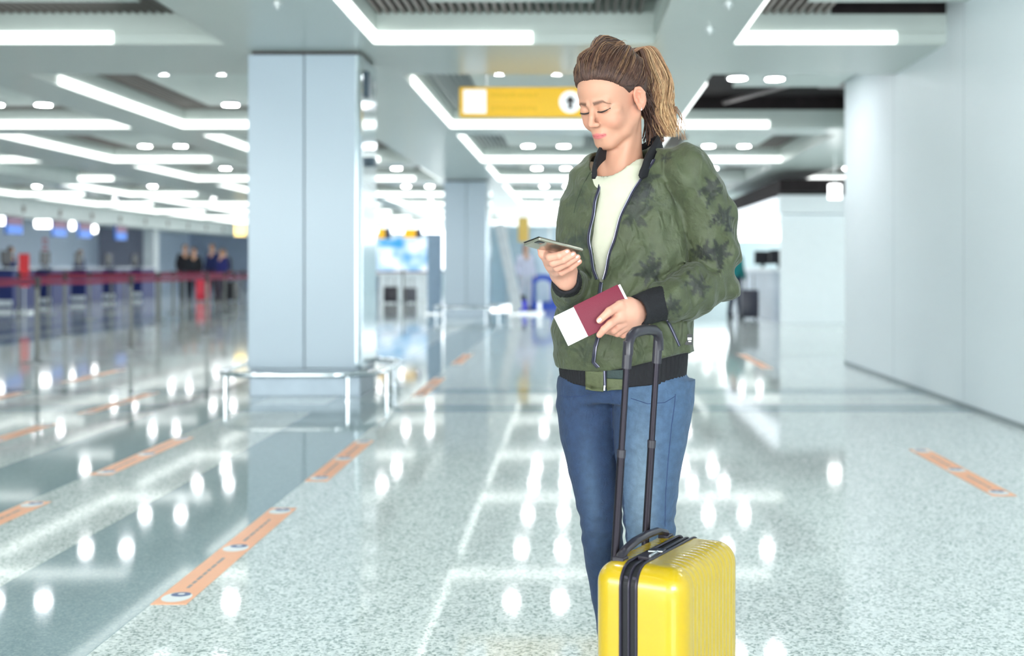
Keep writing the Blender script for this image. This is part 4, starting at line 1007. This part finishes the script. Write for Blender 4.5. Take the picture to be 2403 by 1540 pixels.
# loose curls at the end and fly-aways
cur = []
for i in range(9):
    x0 = RNG.uniform(1572, 1590); P = np.array([A_(x0+6*math.sin(k*.55+i)+k*1.7, 250+k*6.0, 3.11) for k in range(14)]); P[:, 1] += .006*np.sin(np.arange(14)*.6+i); cur.append((P, np.linspace(.0013, .0004, 14), mid*1.2, gold))
for i in range(26):
    a = RNG.uniform(-.8, .8); st = np.array((.05*a, RNG.uniform(-.05, .06), .132)); P = np.array([h2w(st+np.array((.004*math.sin(k+i), .006*k, .0035*math.sin(k*.5)*1.6))) for k in range(9)]); cur.append((P, np.linspace(.0007, .0003, 9), mid, gold))
for i in range(0):   # wisps before the ear
    st = np.array((.072, -.02+RNG.normal(0,.005), .012)); P = np.array([h2w(st+np.array((.002*math.sin(k*.8+i), .0035*k*math.sin(i), -.0045*k))) for k in range(7)]); cur.append((P, np.linspace(.0006, .0002, 7), mid, gold))
strands('loose_curls', cur, hairo)['kind'] = 'stuff'
# dark hair hanging behind the neck
cur = []
for i in range(280):
    u = RNG.random(); st = h2w((RNG.uniform(.02, .070), .062+RNG.normal(0,.010), -.012+RNG.normal(0,.01))); e = tail_pt(1535+RNG.normal(0,9), 330+RNG.normal(0,6), 3.125+RNG.normal(0,.012)); m = 12; t = np.linspace(0, 1, m)[:, None]
    P = st*(1-t)+e*t+np.array((.012,.01,0))*np.sin(t*math.pi)+np.array((.003,.002,0))*np.sin(t*8+i*.3)
    cur.append((P, np.full(m, .0016), dark*.8, (dark if u < .7 else mid)*1.0))
strands('nape_hair', cur, hairo)['kind'] = 'stuff'

# ---- t-shirt
def teef(P):
    d = loft(P, [(1.405,.118,3.083,.095,.066),(1.385,.12,3.08,.125,.080),(1.34,.125,3.075,.150,.093),(1.25,.125,3.07,.155,.106),(1.1,.125,3.06,.150,.108),(.90,.125,3.055,.148,.110)], TY)
    q = P-(NB+tf*.035+np.array((0, 0, .035))); n = tf*.55+np.array((0, 0, .83)); h = q@n; rr = np.linalg.norm(q-h[:, None]*n, axis=1)
    d = smax(d, -np.maximum(rr-.066, np.abs(h)-.09), .006)
    d = d-.0016*np.sin(P@np.array((60, 10, 22.)))*np.clip((1.33-P[:,2])*8, 0, 1)
    return smax(d, .055-((P-np.array((.125,3.07,0)))@tf)-.0, .004) if False else d
V, Q = nets(teef, (-.08, 2.90, .90), (.33, 3.24, 1.43), .005)
wl('t_shirt', V, Q, mat('tee_cream', (188,186,168), .8, var=.03, scale=40, bump=.1, bscale=250))
# neckline rib
nk = []
for i in range(28):
    a = 2*math.pi*i/28; n = tf*.55+np.array((0,0,.83)); n /= np.linalg.norm(n); e1 = tr; e2 = np.cross(n, e1); p = NB+tf*.035+np.array((0,0,.035))+.0
    c = p+(e1*math.cos(a)+e2*math.sin(a))*.067; nk.append(c)
# ---- jacket
def sd_sleeves(P, g=0.):
    a = chain(P, [SHL, (.337,3.005,1.24), ELL], (.069+g,.066+g,.064+g), .03); b_ = chain(P, [ELL, (.29,2.955,1.068), (.224,2.900,1.049)], (.064+g,.062+g,.054+g), .03)
    l = smin(a, b_, .007)
    a = chain(P, [SHR, (.018,3.14,1.22), ELR], (.060+g,.054+g,.050+g), .03); b_ = chain(P, [ELR, (-.010,3.00,1.070), tuple(np.array(WRR)+.22*(np.array(ELR)-np.array(WRR)))], (.050+g,.050+g,.043+g), .03)
    return l, smin(a, b_, .02)
JS = [(1.435,.122,3.090,.072,.055),(1.415,.124,3.088,.105,.070),(1.385,.130,3.085,.155,.090),(1.34,.135,3.08,.178,.108),(1.25,.133,3.075,.186,.122),(1.13,.128,3.065,.184,.132),(1.02,.124,3.055,.186,.142),(.95,.121,3.05,.194,.150),(.905,.120,3.05,.190,.148),(.882,.120,3.05,.181,.140),(.850,.120,3.05,.172,.132)]
TC = np.array((.127, 3.065, 0))
uLz = [(.86,-.004),(1.09,-.004),(1.12,-.020),(1.19,-.040),(1.26,-.034),(1.32,-.026),(1.36,-.030),(1.385,-.044),(1.44,-.050)]
uRz = [(.86,.003),(1.09,.003),(1.12,.008),(1.19,.022),(1.26,.040),(1.32,.062),(1.36,.082),(1.385,.094),(1.44,.105)]
def wrinkle(P):
    x, y, z = P[:,0], P[:,1], P[:,2]
    rg = lambda t: 1-np.abs(np.sin(t))*1.6
    w = .0026*rg(19*z+14*x+1.5*np.sin(21*x+9*z))+.0020*rg(40*x-10*z+2*np.sin(14*z))+.0020*np.sin(38*z+16*x+3*np.sin(21*x+9*z))+.0018*np.sin(70*x-22*z+2*np.sin(31*z))+.0012*np.sin(95*(x+y)+30*z)
    w += .0035*np.sin(75*x+25*y+2*np.sin(14*z))*np.clip((.99-z)*9, 0, 1)          # gathers over the hem
    dl = np.exp(-(np.linalg.norm(P-np.array(ELL), axis=1)/.085)**2); w += .007*dl*np.sin(58*z+32*x-20*y)
    dr = np.exp(-(np.linalg.norm(P-np.array(ELR), axis=1)/.08)**2); w += .005*dr*np.sin(90*z-30*x+40*y)
    dw = np.exp(-(np.linalg.norm(P-np.array(WRL)-.3*(np.array(ELL)-np.array(WRL)), axis=1)/.07)**2); w += .005*dw*np.sin(100*x+60*z)
    return w
def uvz(P): q = P-TC; return q@tr, q@tf
def jacketf(P):
    body = loft(P, JS, TY); u, v = uvz(P)
    body = smin(body, cap(P, NB+tr*.045+np.array((0,.015,.030)), np.array(SHL)+np.array((-.02,.0,.030)), .040, .042), .03); body = smin(body, cap(P, NB-tr*.04+np.array((0,.015,.022)), np.array(SHR)+np.array((.02,.0,.022)), .034, .038), .03)
    l, r = sd_sleeves(P)
    d = smin(body, np.minimum(l, r), .008)
    w = wrinkle(P)*1.4*np.clip((P[:,2]-.885)/.03, 0, 1); d = d-w
    sl = np.minimum(l, r); gr = np.maximum(np.maximum(sl-.007, -(body+.008)), P[:,2]-1.34); gr = np.maximum(gr, .085-np.linalg.norm(P-np.array(ELL), axis=1)); gr = np.maximum(gr, 1.10-P[:,2]); gr = np.maximum(np.maximum(gr, -(sl-.0005)), body-.003); d = smax(d, -gr, .003)
    d = np.maximum(d, .873+.045*np.clip(u/.18, 0, 1)**1.4-P[:,2])
    # opening in front
    L_ = np.interp(P[:,2], *zip(*uLz)); R_ = np.interp(P[:,2], *zip(*uRz))
    inner = np.maximum(body+.015, np.abs(u-.02)-.13); inner = np.maximum(inner, .95-P[:,2])
    d = smax(d, -inner, .003) if False else np.maximum(d, -inner)
    op = np.maximum(np.maximum(L_-u, u-R_), -v+.0); op = np.maximum(op, 1.09-P[:,2])
    d = smax(d, -op, .004)
    ck = cap(P, NB+np.array((0,-.012,.03))+tf*.02, NB+np.array((0,-.02,.15)), .071, .088)
    d = smax(d, -ck, .006)
    return d
V, Q = nets(jacketf, (-.12, 2.80, .855), (.46, 3.28, 1.45), .0046)
jtree = BVHTree.FromPolygons([tuple(v) for v in V], [tuple(int(i) for i in q) for q in Q])
def cast(px, py, tree=jtree):
    d = Vector(((px-PPX)/FPX, 1, (PPY-py)/FPX)).normalized(); h = tree.ray_cast(Vector((0,0,CAMH)), d)
    return (np.array(h[0]), np.array(h[1])) if h[0] else (None, None)
col = np.tile(linc((64,71,47)), (len(V), 1))
# broad dyed tone shifts of the cloth
n1 = np.sin(V@np.array((13,7,5.)))*np.sin(V@np.array((3,9,11.))+1); col *= (1+.06*n1)[:, None]
# leaf print: fans of dark blades radiating from points on the cloth
LEAF = [(1512,420,46,200,.8),(1490,500,52,110,.8),(1520,640,40,20,1),(1560,372,18,60,1),(1672,440,36,250,.9),(1698,505,34,270,1),(1690,590,38,240,1),(1655,590,34,200,.9),(1640,675,34,160,.9),(1575,715,30,280,1),
        (1350,590,40,80,.6),(1352,470,34,100,.4),(1375,560,36,240,.6),(1335,735,30,90,.7),(1330,800,28,60,.5),(1380,820,30,200,.5),(1590,480,30,120,.25),(1440,735,26,90,.7),(1700,400,26,230,1),(1600,850,26,30,.4),(1436,905,22,20,.9),(1500,440,34,300,.8),(1540,480,30,150,.3),(1368,640,30,30,.4)]
for (px, py, rad, a0, st) in LEAF:
    h, n = cast(px, py)
    if h is None: continue
    D = h[1]; dx = (V[:,0]/V[:,1]-h[0]/h[1])*FPX; dy = -((V[:,2]-CAMH)/V[:,1]-(h[2]-CAMH)/h[1])*FPX
    r = np.hypot(dx, dy); th = np.arctan2(-dy, dx)-math.radians(a0); th = (th+math.pi)%(2*math.pi)-math.pi
    near = np.abs(np.linalg.norm(V-h, axis=1)) < .12
    rs = np.random.default_rng(px*7+py); w = np.zeros(len(V))
    for k in range(7):
        bt = math.radians(a0)+rs.uniform(-1.15, 1.15); Lb = rad*rs.uniform(.8, 1.45); ox, oy = rs.normal(0, rad*.22, 2); cb, sb = math.cos(bt), -math.sin(bt)
        s_ = (dx-ox)*cb+(dy-oy)*sb; q_ = -(dx-ox)*sb+(dy-oy)*cb; q_ = q_+.0022*rs.uniform(-2, 2)*s_*s_/8
        wd = rad*rs.uniform(.13, .26)*np.sqrt(np.clip((s_/Lb)*(1-s_/Lb)*4, 0, 1))*(.75+.35*np.sin(s_*.55+k))
        w = np.maximum(w, np.clip((wd-np.abs(q_))/3.0, 0, 1)*rs.uniform(.55, 1))
    w = np.maximum(w, np.clip((rad*.62*(1+.35*np.sin(th*5+py)+.2*np.sin(th*11))-r)/6, 0, 1)*.85)*near
    col = mixc(col, w*min(1,st*1.1)*.92, (6,12,18) if st > .75 else (24,38,31))
mj = mat('jacket_olive', (108,112,84), .62, attr='tint', var=.14, scale=38, bump=.3, bscale=170, sheen=.1, crease=.7)
jacket = wl('jacket', V, Q, mj, col)
mrib = mat('rib_knit_black', (14,13,20), .85, bump=.2, bscale=400)
# hem band (rib knit), vertical ribs
def hemf(P):
    HSX = [(.925,.120,3.05,.174,.134),(.90,.120,3.05,.173,.133),(.865,.120,3.05,.170,.130),(.828,.121,3.05,.166,.127),(.822,.121,3.05,.160,.121)]
    d = loft(P, HSX, TY); u, v = uvz(P); a = np.arctan2(u, v); d = d-.0009*np.sin(a*84)
    d = np.maximum(d, .829+.018*np.clip(np.abs(u)/.18,0,1)-P[:,2])
    d = np.maximum(d, -(loft(P, [(1.0,.12,3.05,.158,.118),(.7,.12,3.05,.156,.116)], TY)))
    return d
V, Q = nets(hemf, (-.09, 2.88, .80), (.34, 3.22, .93), .0034); wl('hem_band', V, Q, mrib, parent=jacket)
# green placket over the band
def strip_on(tree, line, w, th, name, m, parent, off=.001, smooth=True, up=None):
    """ribbon following pixels read on a surface"""
    P = []
    for (x, y) in line:
        h, n = cast(x, y, tree)
        if h is not None: P.append(h-np.array((h[0], h[1], h[2]-CAMH))/np.linalg.norm(h-np.array((0,0,CAMH)))*off)
    if len(P) < 2: return None
    mb = MB().tube([tuple(p) for p in P], w, 8, flat=th/w, up=(0,1,0)); return wb_(mb, name, m, smooth, parent)
def dense(line, n=6):
    out = []
    for a, b_ in zip(line[:-1], line[1:]): out += [(a[0]+(b_[0]-a[0])*k/n, a[1]+(b_[1]-a[1])*k/n) for k in range(n)]
    return out+[line[-1]]
def shell_box(p0, p1, q0, q1, name, m, parent, tree, off=.004, nx=10, nz=8):
    """small cloth panel laid over a surface between four pixels"""
    G = []
    for j in range(nz+1):
        for i in range(nx+1):
            s, t = i/nx, j/nz; x = (p0[0]*(1-s)+p1[0]*s)*(1-t)+(q0[0]*(1-s)+q1[0]*s)*t; y = (p0[1]*(1-s)+p1[1]*s)*(1-t)+(q0[1]*(1-s)+q1[1]*s)*t
            h, n = cast(x, y, tree)
            if h is None: h = np.array(A_(x, y, 2.92))
            G.append(tuple(h-np.array((0, off, 0))))
    F = [(j*(nx+1)+i, j*(nx+1)+i+1, (j+1)*(nx+1)+i+1, (j+1)*(nx+1)+i) for j in range(nz) for i in range(nx)]
    me = bpy.data.meshes.new(name); me.from_pydata(G, [], F); o = winv(link(name, me, m, parent, True))
    s = o.modifiers.new('s', 'SOLIDIFY'); s.thickness = .003; s.offset = 0; return o
hemtree = BVHTree.FromPolygons([tuple(v) for v in V], [tuple(int(i) for i in q) for q in Q])
mgn = mat('placket_green', (78,84,56), .65, var=.12, scale=60, bump=.2, bscale=170); mgn2 = mat('placket_dark_print', (34,50,50), .65, bump=.2, bscale=170)
shell_box((1374,868),(1416,872),(1374,914),(1416,918), 'placket_left', mgn, jacket, hemtree); shell_box((1424,868),(1462,868),(1424,888),(1462,890), 'placket_right_print', mgn2, jacket, hemtree); shell_box((1424,888),(1462,890),(1424,916),(1462,914), 'placket_right', mgn, jacket, hemtree)
mz = mat('zip_tape_navy', (34,34,54), .6); mzt = mat('zip_teeth_lilac', (150,146,170), .3, metal=.8)
# zipper: along the closed front and along both open edges
closed = dense([(1412,642),(1411,665),(1406,700),(1404,740),(1404,790),(1397,815),(1393,850),(1404,862)]); 
strip_on(jtree, closed, .0052, .0018, 'zipper_tape', mz, jacket, .0015); strip_on(jtree, [(x+2.5, y) for x, y in closed], .0014, .0014, 'zipper_teeth', mzt, jacket, .0035)
strip_on(hemtree, dense([(1419,868),(1420,915)]), .0050, .0018, 'zipper_tape', mz, jacket, .0025); strip_on(hemtree, dense([(1418,868),(1420,915)]), .0014, .0014, 'zipper_teeth', mzt, jacket, .0045)
wb_(MB().tube([A_(1419,905,2.905), A_(1418,917,2.905)], .0026, 8, flat=.6, up=(0,1,0)), 'zipper_puller', mlock, parent=jacket)
def edge_curve(tab, sgn, z0, z1, off):
    P = []
    for z in np.linspace(z0, z1, 34):
        u = np.interp(z, *zip(*tab))
        # march inward along the front direction until the jacket skin
        base = TC+tr*(u+sgn*.004)+np.array((0, 0, z)); h = jtree.ray_cast(Vector(base+tf*.3), Vector(-tf))
        if h[0]: P.append(np.array(h[0])+tf*off)
    return P
for tab, sgn, z1, nm in ((uLz, -1, 1.372, 'zipper_edge'), (uRz, 1, 1.40, 'zipper_edge')):
    P = edge_curve(tab, sgn, 1.10, z1, .0)
    P = [P[0]]+[(a+b_+c)/3 for a, b_, c in zip(P[:-2], P[1:-1], P[2:])]+[P[-1]]
    wb_(MB().tube([tuple(p) for p in P], .0042, 8, flat=.6), nm, mz, parent=jacket)
    wb_(MB().tube([tuple(p-tr*sgn*.004+tf*.001) for p in P], .0013, 6), 'zipper_teeth', mzt, parent=jacket)
# collar: standing rib knit band round the neck
cl = [(1398,412,2.975),(1394,398,2.985),(1398,382,3.00),(1408,364,3.02),(1428,348,3.07)]
CP = [np.array(A_(*c)) for c in cl]+[NB+np.array((-.035,.065,.055)), NB+np.array((.01,.078,.065)), NB+np.array((.06,.060,.062))]+[np.array(A_(*c)) for c in ((1550,342,3.075),(1534,368,3.015),(1517,392,2.97),(1501,414,2.945))]
CP = cr_interp(np.array(CP), np.linspace(0, 1, 60)); n = len(CP); G = []; F = []
cc = NB+np.array((0, 0, .05))
for i, p in enumerate(CP):
    o_ = p-cc; o_[2] = 0; o_ /= np.linalg.norm(o_); t = i/(n-1); hgt = .017*math.sin(math.pi*min(1, t*7))**.5 if t < .07 else .017; wdt = min(1, t*9, (1-t)*9)**.6
    upv = np.array((0, 0, 1.))*.9-o_*.25
    for s in (-1, -.5, 0, .5, 1):
        G.append(tuple(p+upv*s*.029*wdt+o_*(-.004*s*s+.002)))
F = [(i*5+j, i*5+j+1, (i+1)*5+j+1, (i+1)*5+j) for i in range(n-1) for j in range(4)]
me = bpy.data.meshes.new('collar'); me.from_pydata(G, [], F); co = link('collar', me, mrib, jacket, True); s = co.modifiers.new('s', 'SOLIDIFY'); s.thickness = .007; s.offset = 0
# cuffs
def cuff(W_, E_, a, b_, r0, r1, nm):
    W_ = np.array(W_); E_ = np.array(E_); p0 = W_+a*(E_-W_); p1 = W_+b_*(E_-W_); ax = (p1-p0)/np.linalg.norm(p1-p0)
    def f(P):
        q = P-p0; t = q@ax; rad = np.linalg.norm(q-t[:, None]*ax, axis=1); e1 = np.cross(ax, (0,0,1.)); e1 /= np.linalg.norm(e1); e2 = np.cross(ax, e1); an = np.arctan2(q@e2, q@e1)
        L = np.linalg.norm(p1-p0); R_ = r0+(r1-r0)*np.clip(t/L, 0, 1)+.0009*np.sin(an*48)
        return smax(smax(rad-R_, np.abs(t-L/2)-L/2, .006), -(rad-R_+.009), .003)
    c = (p0+p1)/2; V, Q = nets(f, c-.085, c+.085, .003); wl(nm, V, Q, mrib, parent=jacket)
cuff(WRL, (.29,2.955,1.068), -.68, .25, .038, .045, 'cuff'); cuff(WRR, ELR, -.04, .28, .034, .042, 'cuff')
# pocket zipper, brand tab
pz = dense([(1566,752),(1580,780),(1594,812)]); strip_on(jtree, pz, .0040, .0018, 'pocket_zipper', mz, jacket, .0015); strip_on(jtree, pz, .0012, .0012, 'zipper_teeth', mzt, jacket, .004)
tb = cast(1616, 797)[0]
if tb is not None:
    wb_(MB().box(tb[0]-.009, tb[0]+.009, tb[1]-.004, tb[1]-.001, tb[2]-.013, tb[2]+.013), 'tab_label', mat('tab_black', (10,10,13), .5), False, jacket); wb_(MB().box(tb[0]-.003, tb[0]+.007, tb[1]-.0055, tb[1]-.004, tb[2]-.001, tb[2]+.005).box(tb[0]-.001, tb[0]+.006, tb[1]-.0055, tb[1]-.004, tb[2]-.006, tb[2]-.003), 'tab_mark', mwh, False, jacket)
# seam lines of the raglan front and the folded sleeve
mse = mat('seam_dark', (50,58,44), .8)
strip_on(jtree, dense([(1392,392),(1370,430),(1352,475),(1347,500)]), .0011, .0011, 'seam', mse, jacket, .0002)

# ---- jeans
LEGR = [(.845,.048,3.09,.090,.100),(.773,.0365,3.09,.083,.094),(.70,.038,3.087,.076,.088),(.623,.047,3.08,.0655,.080),(.56,.055,3.075,.058,.073),(.516,.061,3.072,.0535,.068),(.46,.069,3.07,.050,.064),(.41,.072,3.085,.0495,.066),(.32,.085,3.11,.049,.062),(.20,.098,3.12,.041,.050),(.08,.105,3.125,.036,.042)]
LEGL = [(.845,.205,3.03,.098,.105),(.773,.198,3.022,.102,.102),(.70,.190,3.017,.094,.094),(.63,.187,3.01,.083,.084),(.585,.186,3.005,.075,.078),(.50,.186,3.002,.0645,.070),(.455,.190,3.002,.062,.067),(.38,.192,3.02,.058,.068),(.28,.194,3.04,.053,.062),(.08,.20,3.06,.040,.046)]
def jeansf(P):
    hip = loft(P, [(.93,.125,3.055,.148,.112),(.88,.124,3.055,.164,.120),(.82,.124,3.055,.172,.122),(.79,.124,3.055,.165,.110)], TY)
    a = loft(P, LEGR, TY); b_ = loft(P, LEGL, TY)
    d = smin(hip, smin(a, b_, .008), .025); x, y, z = P.T
    rg = lambda t: 1-np.abs(np.sin(t))*1.6
    w = .0005*rg(55*z+18*x+2*np.sin(30*x))*np.exp(-((z-.50)/.16)**2)+.0012*rg(30*z-40*x)+.0012*np.sin(150*z+25*x)*np.exp(-((z-.47)/.06)**2)*1.8+.0011*np.sin(120*z-60*x)*np.exp(-((z-.80)/.05)**2)
    # crease fan at the crotch and side
    w += .0014*np.sin(170*(z-.8)+70*np.abs(x-.085))*np.exp(-((x-.085)/.08)**2-((z-.78)/.05)**2)
    return d-w
V, Q = nets(jeansf, (-.09, 2.88, .07), (.36, 3.24, .925), .0052)
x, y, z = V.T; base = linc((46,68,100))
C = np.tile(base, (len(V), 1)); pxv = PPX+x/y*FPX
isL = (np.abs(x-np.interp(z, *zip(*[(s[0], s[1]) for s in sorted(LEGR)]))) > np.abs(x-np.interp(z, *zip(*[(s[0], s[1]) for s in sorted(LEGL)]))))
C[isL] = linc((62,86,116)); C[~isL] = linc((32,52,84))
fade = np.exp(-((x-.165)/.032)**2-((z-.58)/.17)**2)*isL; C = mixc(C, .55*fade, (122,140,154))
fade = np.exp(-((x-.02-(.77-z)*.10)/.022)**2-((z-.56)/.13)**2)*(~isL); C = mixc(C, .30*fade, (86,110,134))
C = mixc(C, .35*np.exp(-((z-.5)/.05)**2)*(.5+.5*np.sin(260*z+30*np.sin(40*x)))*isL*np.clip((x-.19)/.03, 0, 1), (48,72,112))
mjn = mat('denim', (72,106,148), .8, attr='tint', var=.16, scale=55, bump=.4, bscale=320, sheen=.05, crease=.25, cscale=40)
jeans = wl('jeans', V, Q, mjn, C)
ntree = BVHTree.FromPolygons([tuple(v) for v in V], [tuple(int(i) for i in q) for q in Q])
mss = mat('denim_seam', (34,52,92), .8)
strip_on(ntree, dense([(1585,925),(1583,950),(1576,1000),(1568,1080),(1562,1160),(1560,1255)], 4), .0009, .0009, 'side_seam', mss, jeans, .0003)
strip_on(ntree, dense([(1434,925),(1436,990),(1441,1060),(1447,1120)], 4), .0009, .0009, 'inner_seam', mss, jeans, .0003)
strip_on(ntree, dense([(1300,925),(1330,932),(1370,930),(1400,920)], 4), .0008, .0008, 'pocket_seam', mss, jeans, .0003)
strip_on(ntree, dense([(1480,935),(1520,948),(1560,945),(1585,930)], 4), .0008, .0008, 'pocket_seam', mss, jeans, .0003)
for (cx, cy) in ((.105, 3.125), (.20, 3.06)):
    f = lambda P: smax(smin(ell(P, (cx-.045, cy-.085, .038), (.045,.095,.042), None), ell(P, (cx, cy, .055), (.042,.062,.06)), .03), -P[:,2]+.012, .006)
    V, Q = nets(f, (cx-.13, cy-.22, -.01), (cx+.09, cy+.11, .14), .006); so = wl('shoe', V, Q, mat('shoe_white', (225,226,224), .5))
    g = lambda P: np.maximum(smin(ell(P, (cx-.045, cy-.085, .038), (.049,.099,.06)), ell(P, (cx, cy, .055), (.046,.066,.08)), .03), np.abs(P[:,2]-.0075)-.0075)
    V, Q = nets(g, (cx-.13, cy-.22, -.01), (cx+.09, cy+.11, .05), .006); wl('sole', V, Q, mwh, parent=so)

# ================================================================ HELD THINGS
mph = mat('phone_gold', (176,172,158), .25, metal=.8); mpg = mat('phone_glass', (20,22,26), .1)
def oriented_box(name, c, ex, ey, ez, h, m, parent=None, bev=.004):
    mb = MB().box(-h[0], h[0], -h[1], h[1], -h[2], h[2]); o = mb.build(name, m, parent, bev, True, 3)
    R = Matrix((Vector(ex), Vector(ey), Vector(ez))).transposed().to_4x4(); o.matrix_world = Matrix.Translation(Vector(c))@R; return o
ex = np.array((-.80, -.56, .20)); ex /= np.linalg.norm(ex); ez = np.array((.35, -.10, .95)); ez -= ex*(ez@ex); ez /= np.linalg.norm(ez)
# tilt the screen towards her face
ez = ez+np.array((0, .6, 0)); ez -= ex*(ez@ex); ez /= np.linalg.norm(ez); ey = np.cross(ez, ex)
pc = np.array(A_(1299, 580, 2.765))
ph = empty('phone', tuple(pc), 'silvery gold smartphone held in her raised hand', 'phone')
def po(name, c, h, m, bev): 
    mb = MB().box(-h[0], h[0], -h[1], h[1], -h[2], h[2]); o = mb.build(name, m, ph, bev, True, 3); o.matrix_local = Matrix.Translation(Vector(ex)*c[0]+Vector(ey)*c[1]+Vector(ez)*c[2])@Matrix((Vector(ex), Vector(ey), Vector(ez))).transposed().to_4x4(); return o
po('phone_body', (0,0,0), (.063,.033,.0040), mph, .0035); po('phone_screen', (0,0,.0040), (.064,.031,.0006), mpg, .0004); po('camera_bump', (.052,.018,-.0042), (.009,.009,.0012), mpg, .001)
# passport and boarding pass
def pv3(px, py, D): return np.array(A_(px, py, D))
pa = pv3(1345,719,2.800); pb_ = pv3(1449,668,2.812); pd = pv3(1389,786,2.792)
e1 = (pb_-pa)/np.linalg.norm(pb_-pa); e3 = np.cross(e1, pd-pa); e3 /= np.linalg.norm(e3); e2 = np.cross(e3, e1)
if e3[1] > 0: e3 = -e3
Lp = np.linalg.norm(pb_-pa); Wp = abs((pd-pa)@e2); sgn2 = 1 if (pd-pa)@e2 > 0 else -1
pcx = pa+e1*Lp/2+e2*sgn2*Wp/2
pp = empty('passport', tuple(pcx), 'maroon passport held in her lower hand', 'passport')
bp_ = empty('boarding_pass', tuple(pcx), 'blank white boarding pass tucked into the maroon passport', 'ticket')
M3 = Matrix((Vector(e1), Vector(e2*sgn2), Vector(np.cross(e1, e2*sgn2)))).transposed().to_4x4()
zf = 1 if np.cross(e1, e2*sgn2)[1] < 0 else -1     # which local z faces the camera
def leaf(root, name, x0, x1, y0, y1, z, th, m, bev=.0006):
    z *= zf; o = MB().box(x0, x1, y0, y1, z-th/2, z+th/2).build(name, m, root, bev, True); o.matrix_local = M3; return o
mpp = mat('passport_maroon', (108,8,42), .6, bump=.15, bscale=500, var=.06); mpaper = mat('paper_white', (244,246,248), .6, var=.01)
leaf(pp, 'front_cover', -Lp/2, Lp/2, -Wp/2, Wp/2, .0022, .0009, mpp); leaf(pp, 'back_cover', -Lp/2, Lp/2, -Wp/2, Wp/2, -.0022, .0009, mpp); leaf(pp, 'inner_pages', -Lp/2+.001, Lp/2-.002, -Wp/2+.0015, Wp/2-.0015, -.0008, .0016, mpaper)
leaf(bp_, 'ticket_sheet', -Lp/2-.052, Lp/2+.006, -Wp/2+.002, Wp/2-.001, .0010, .0006, mpaper)
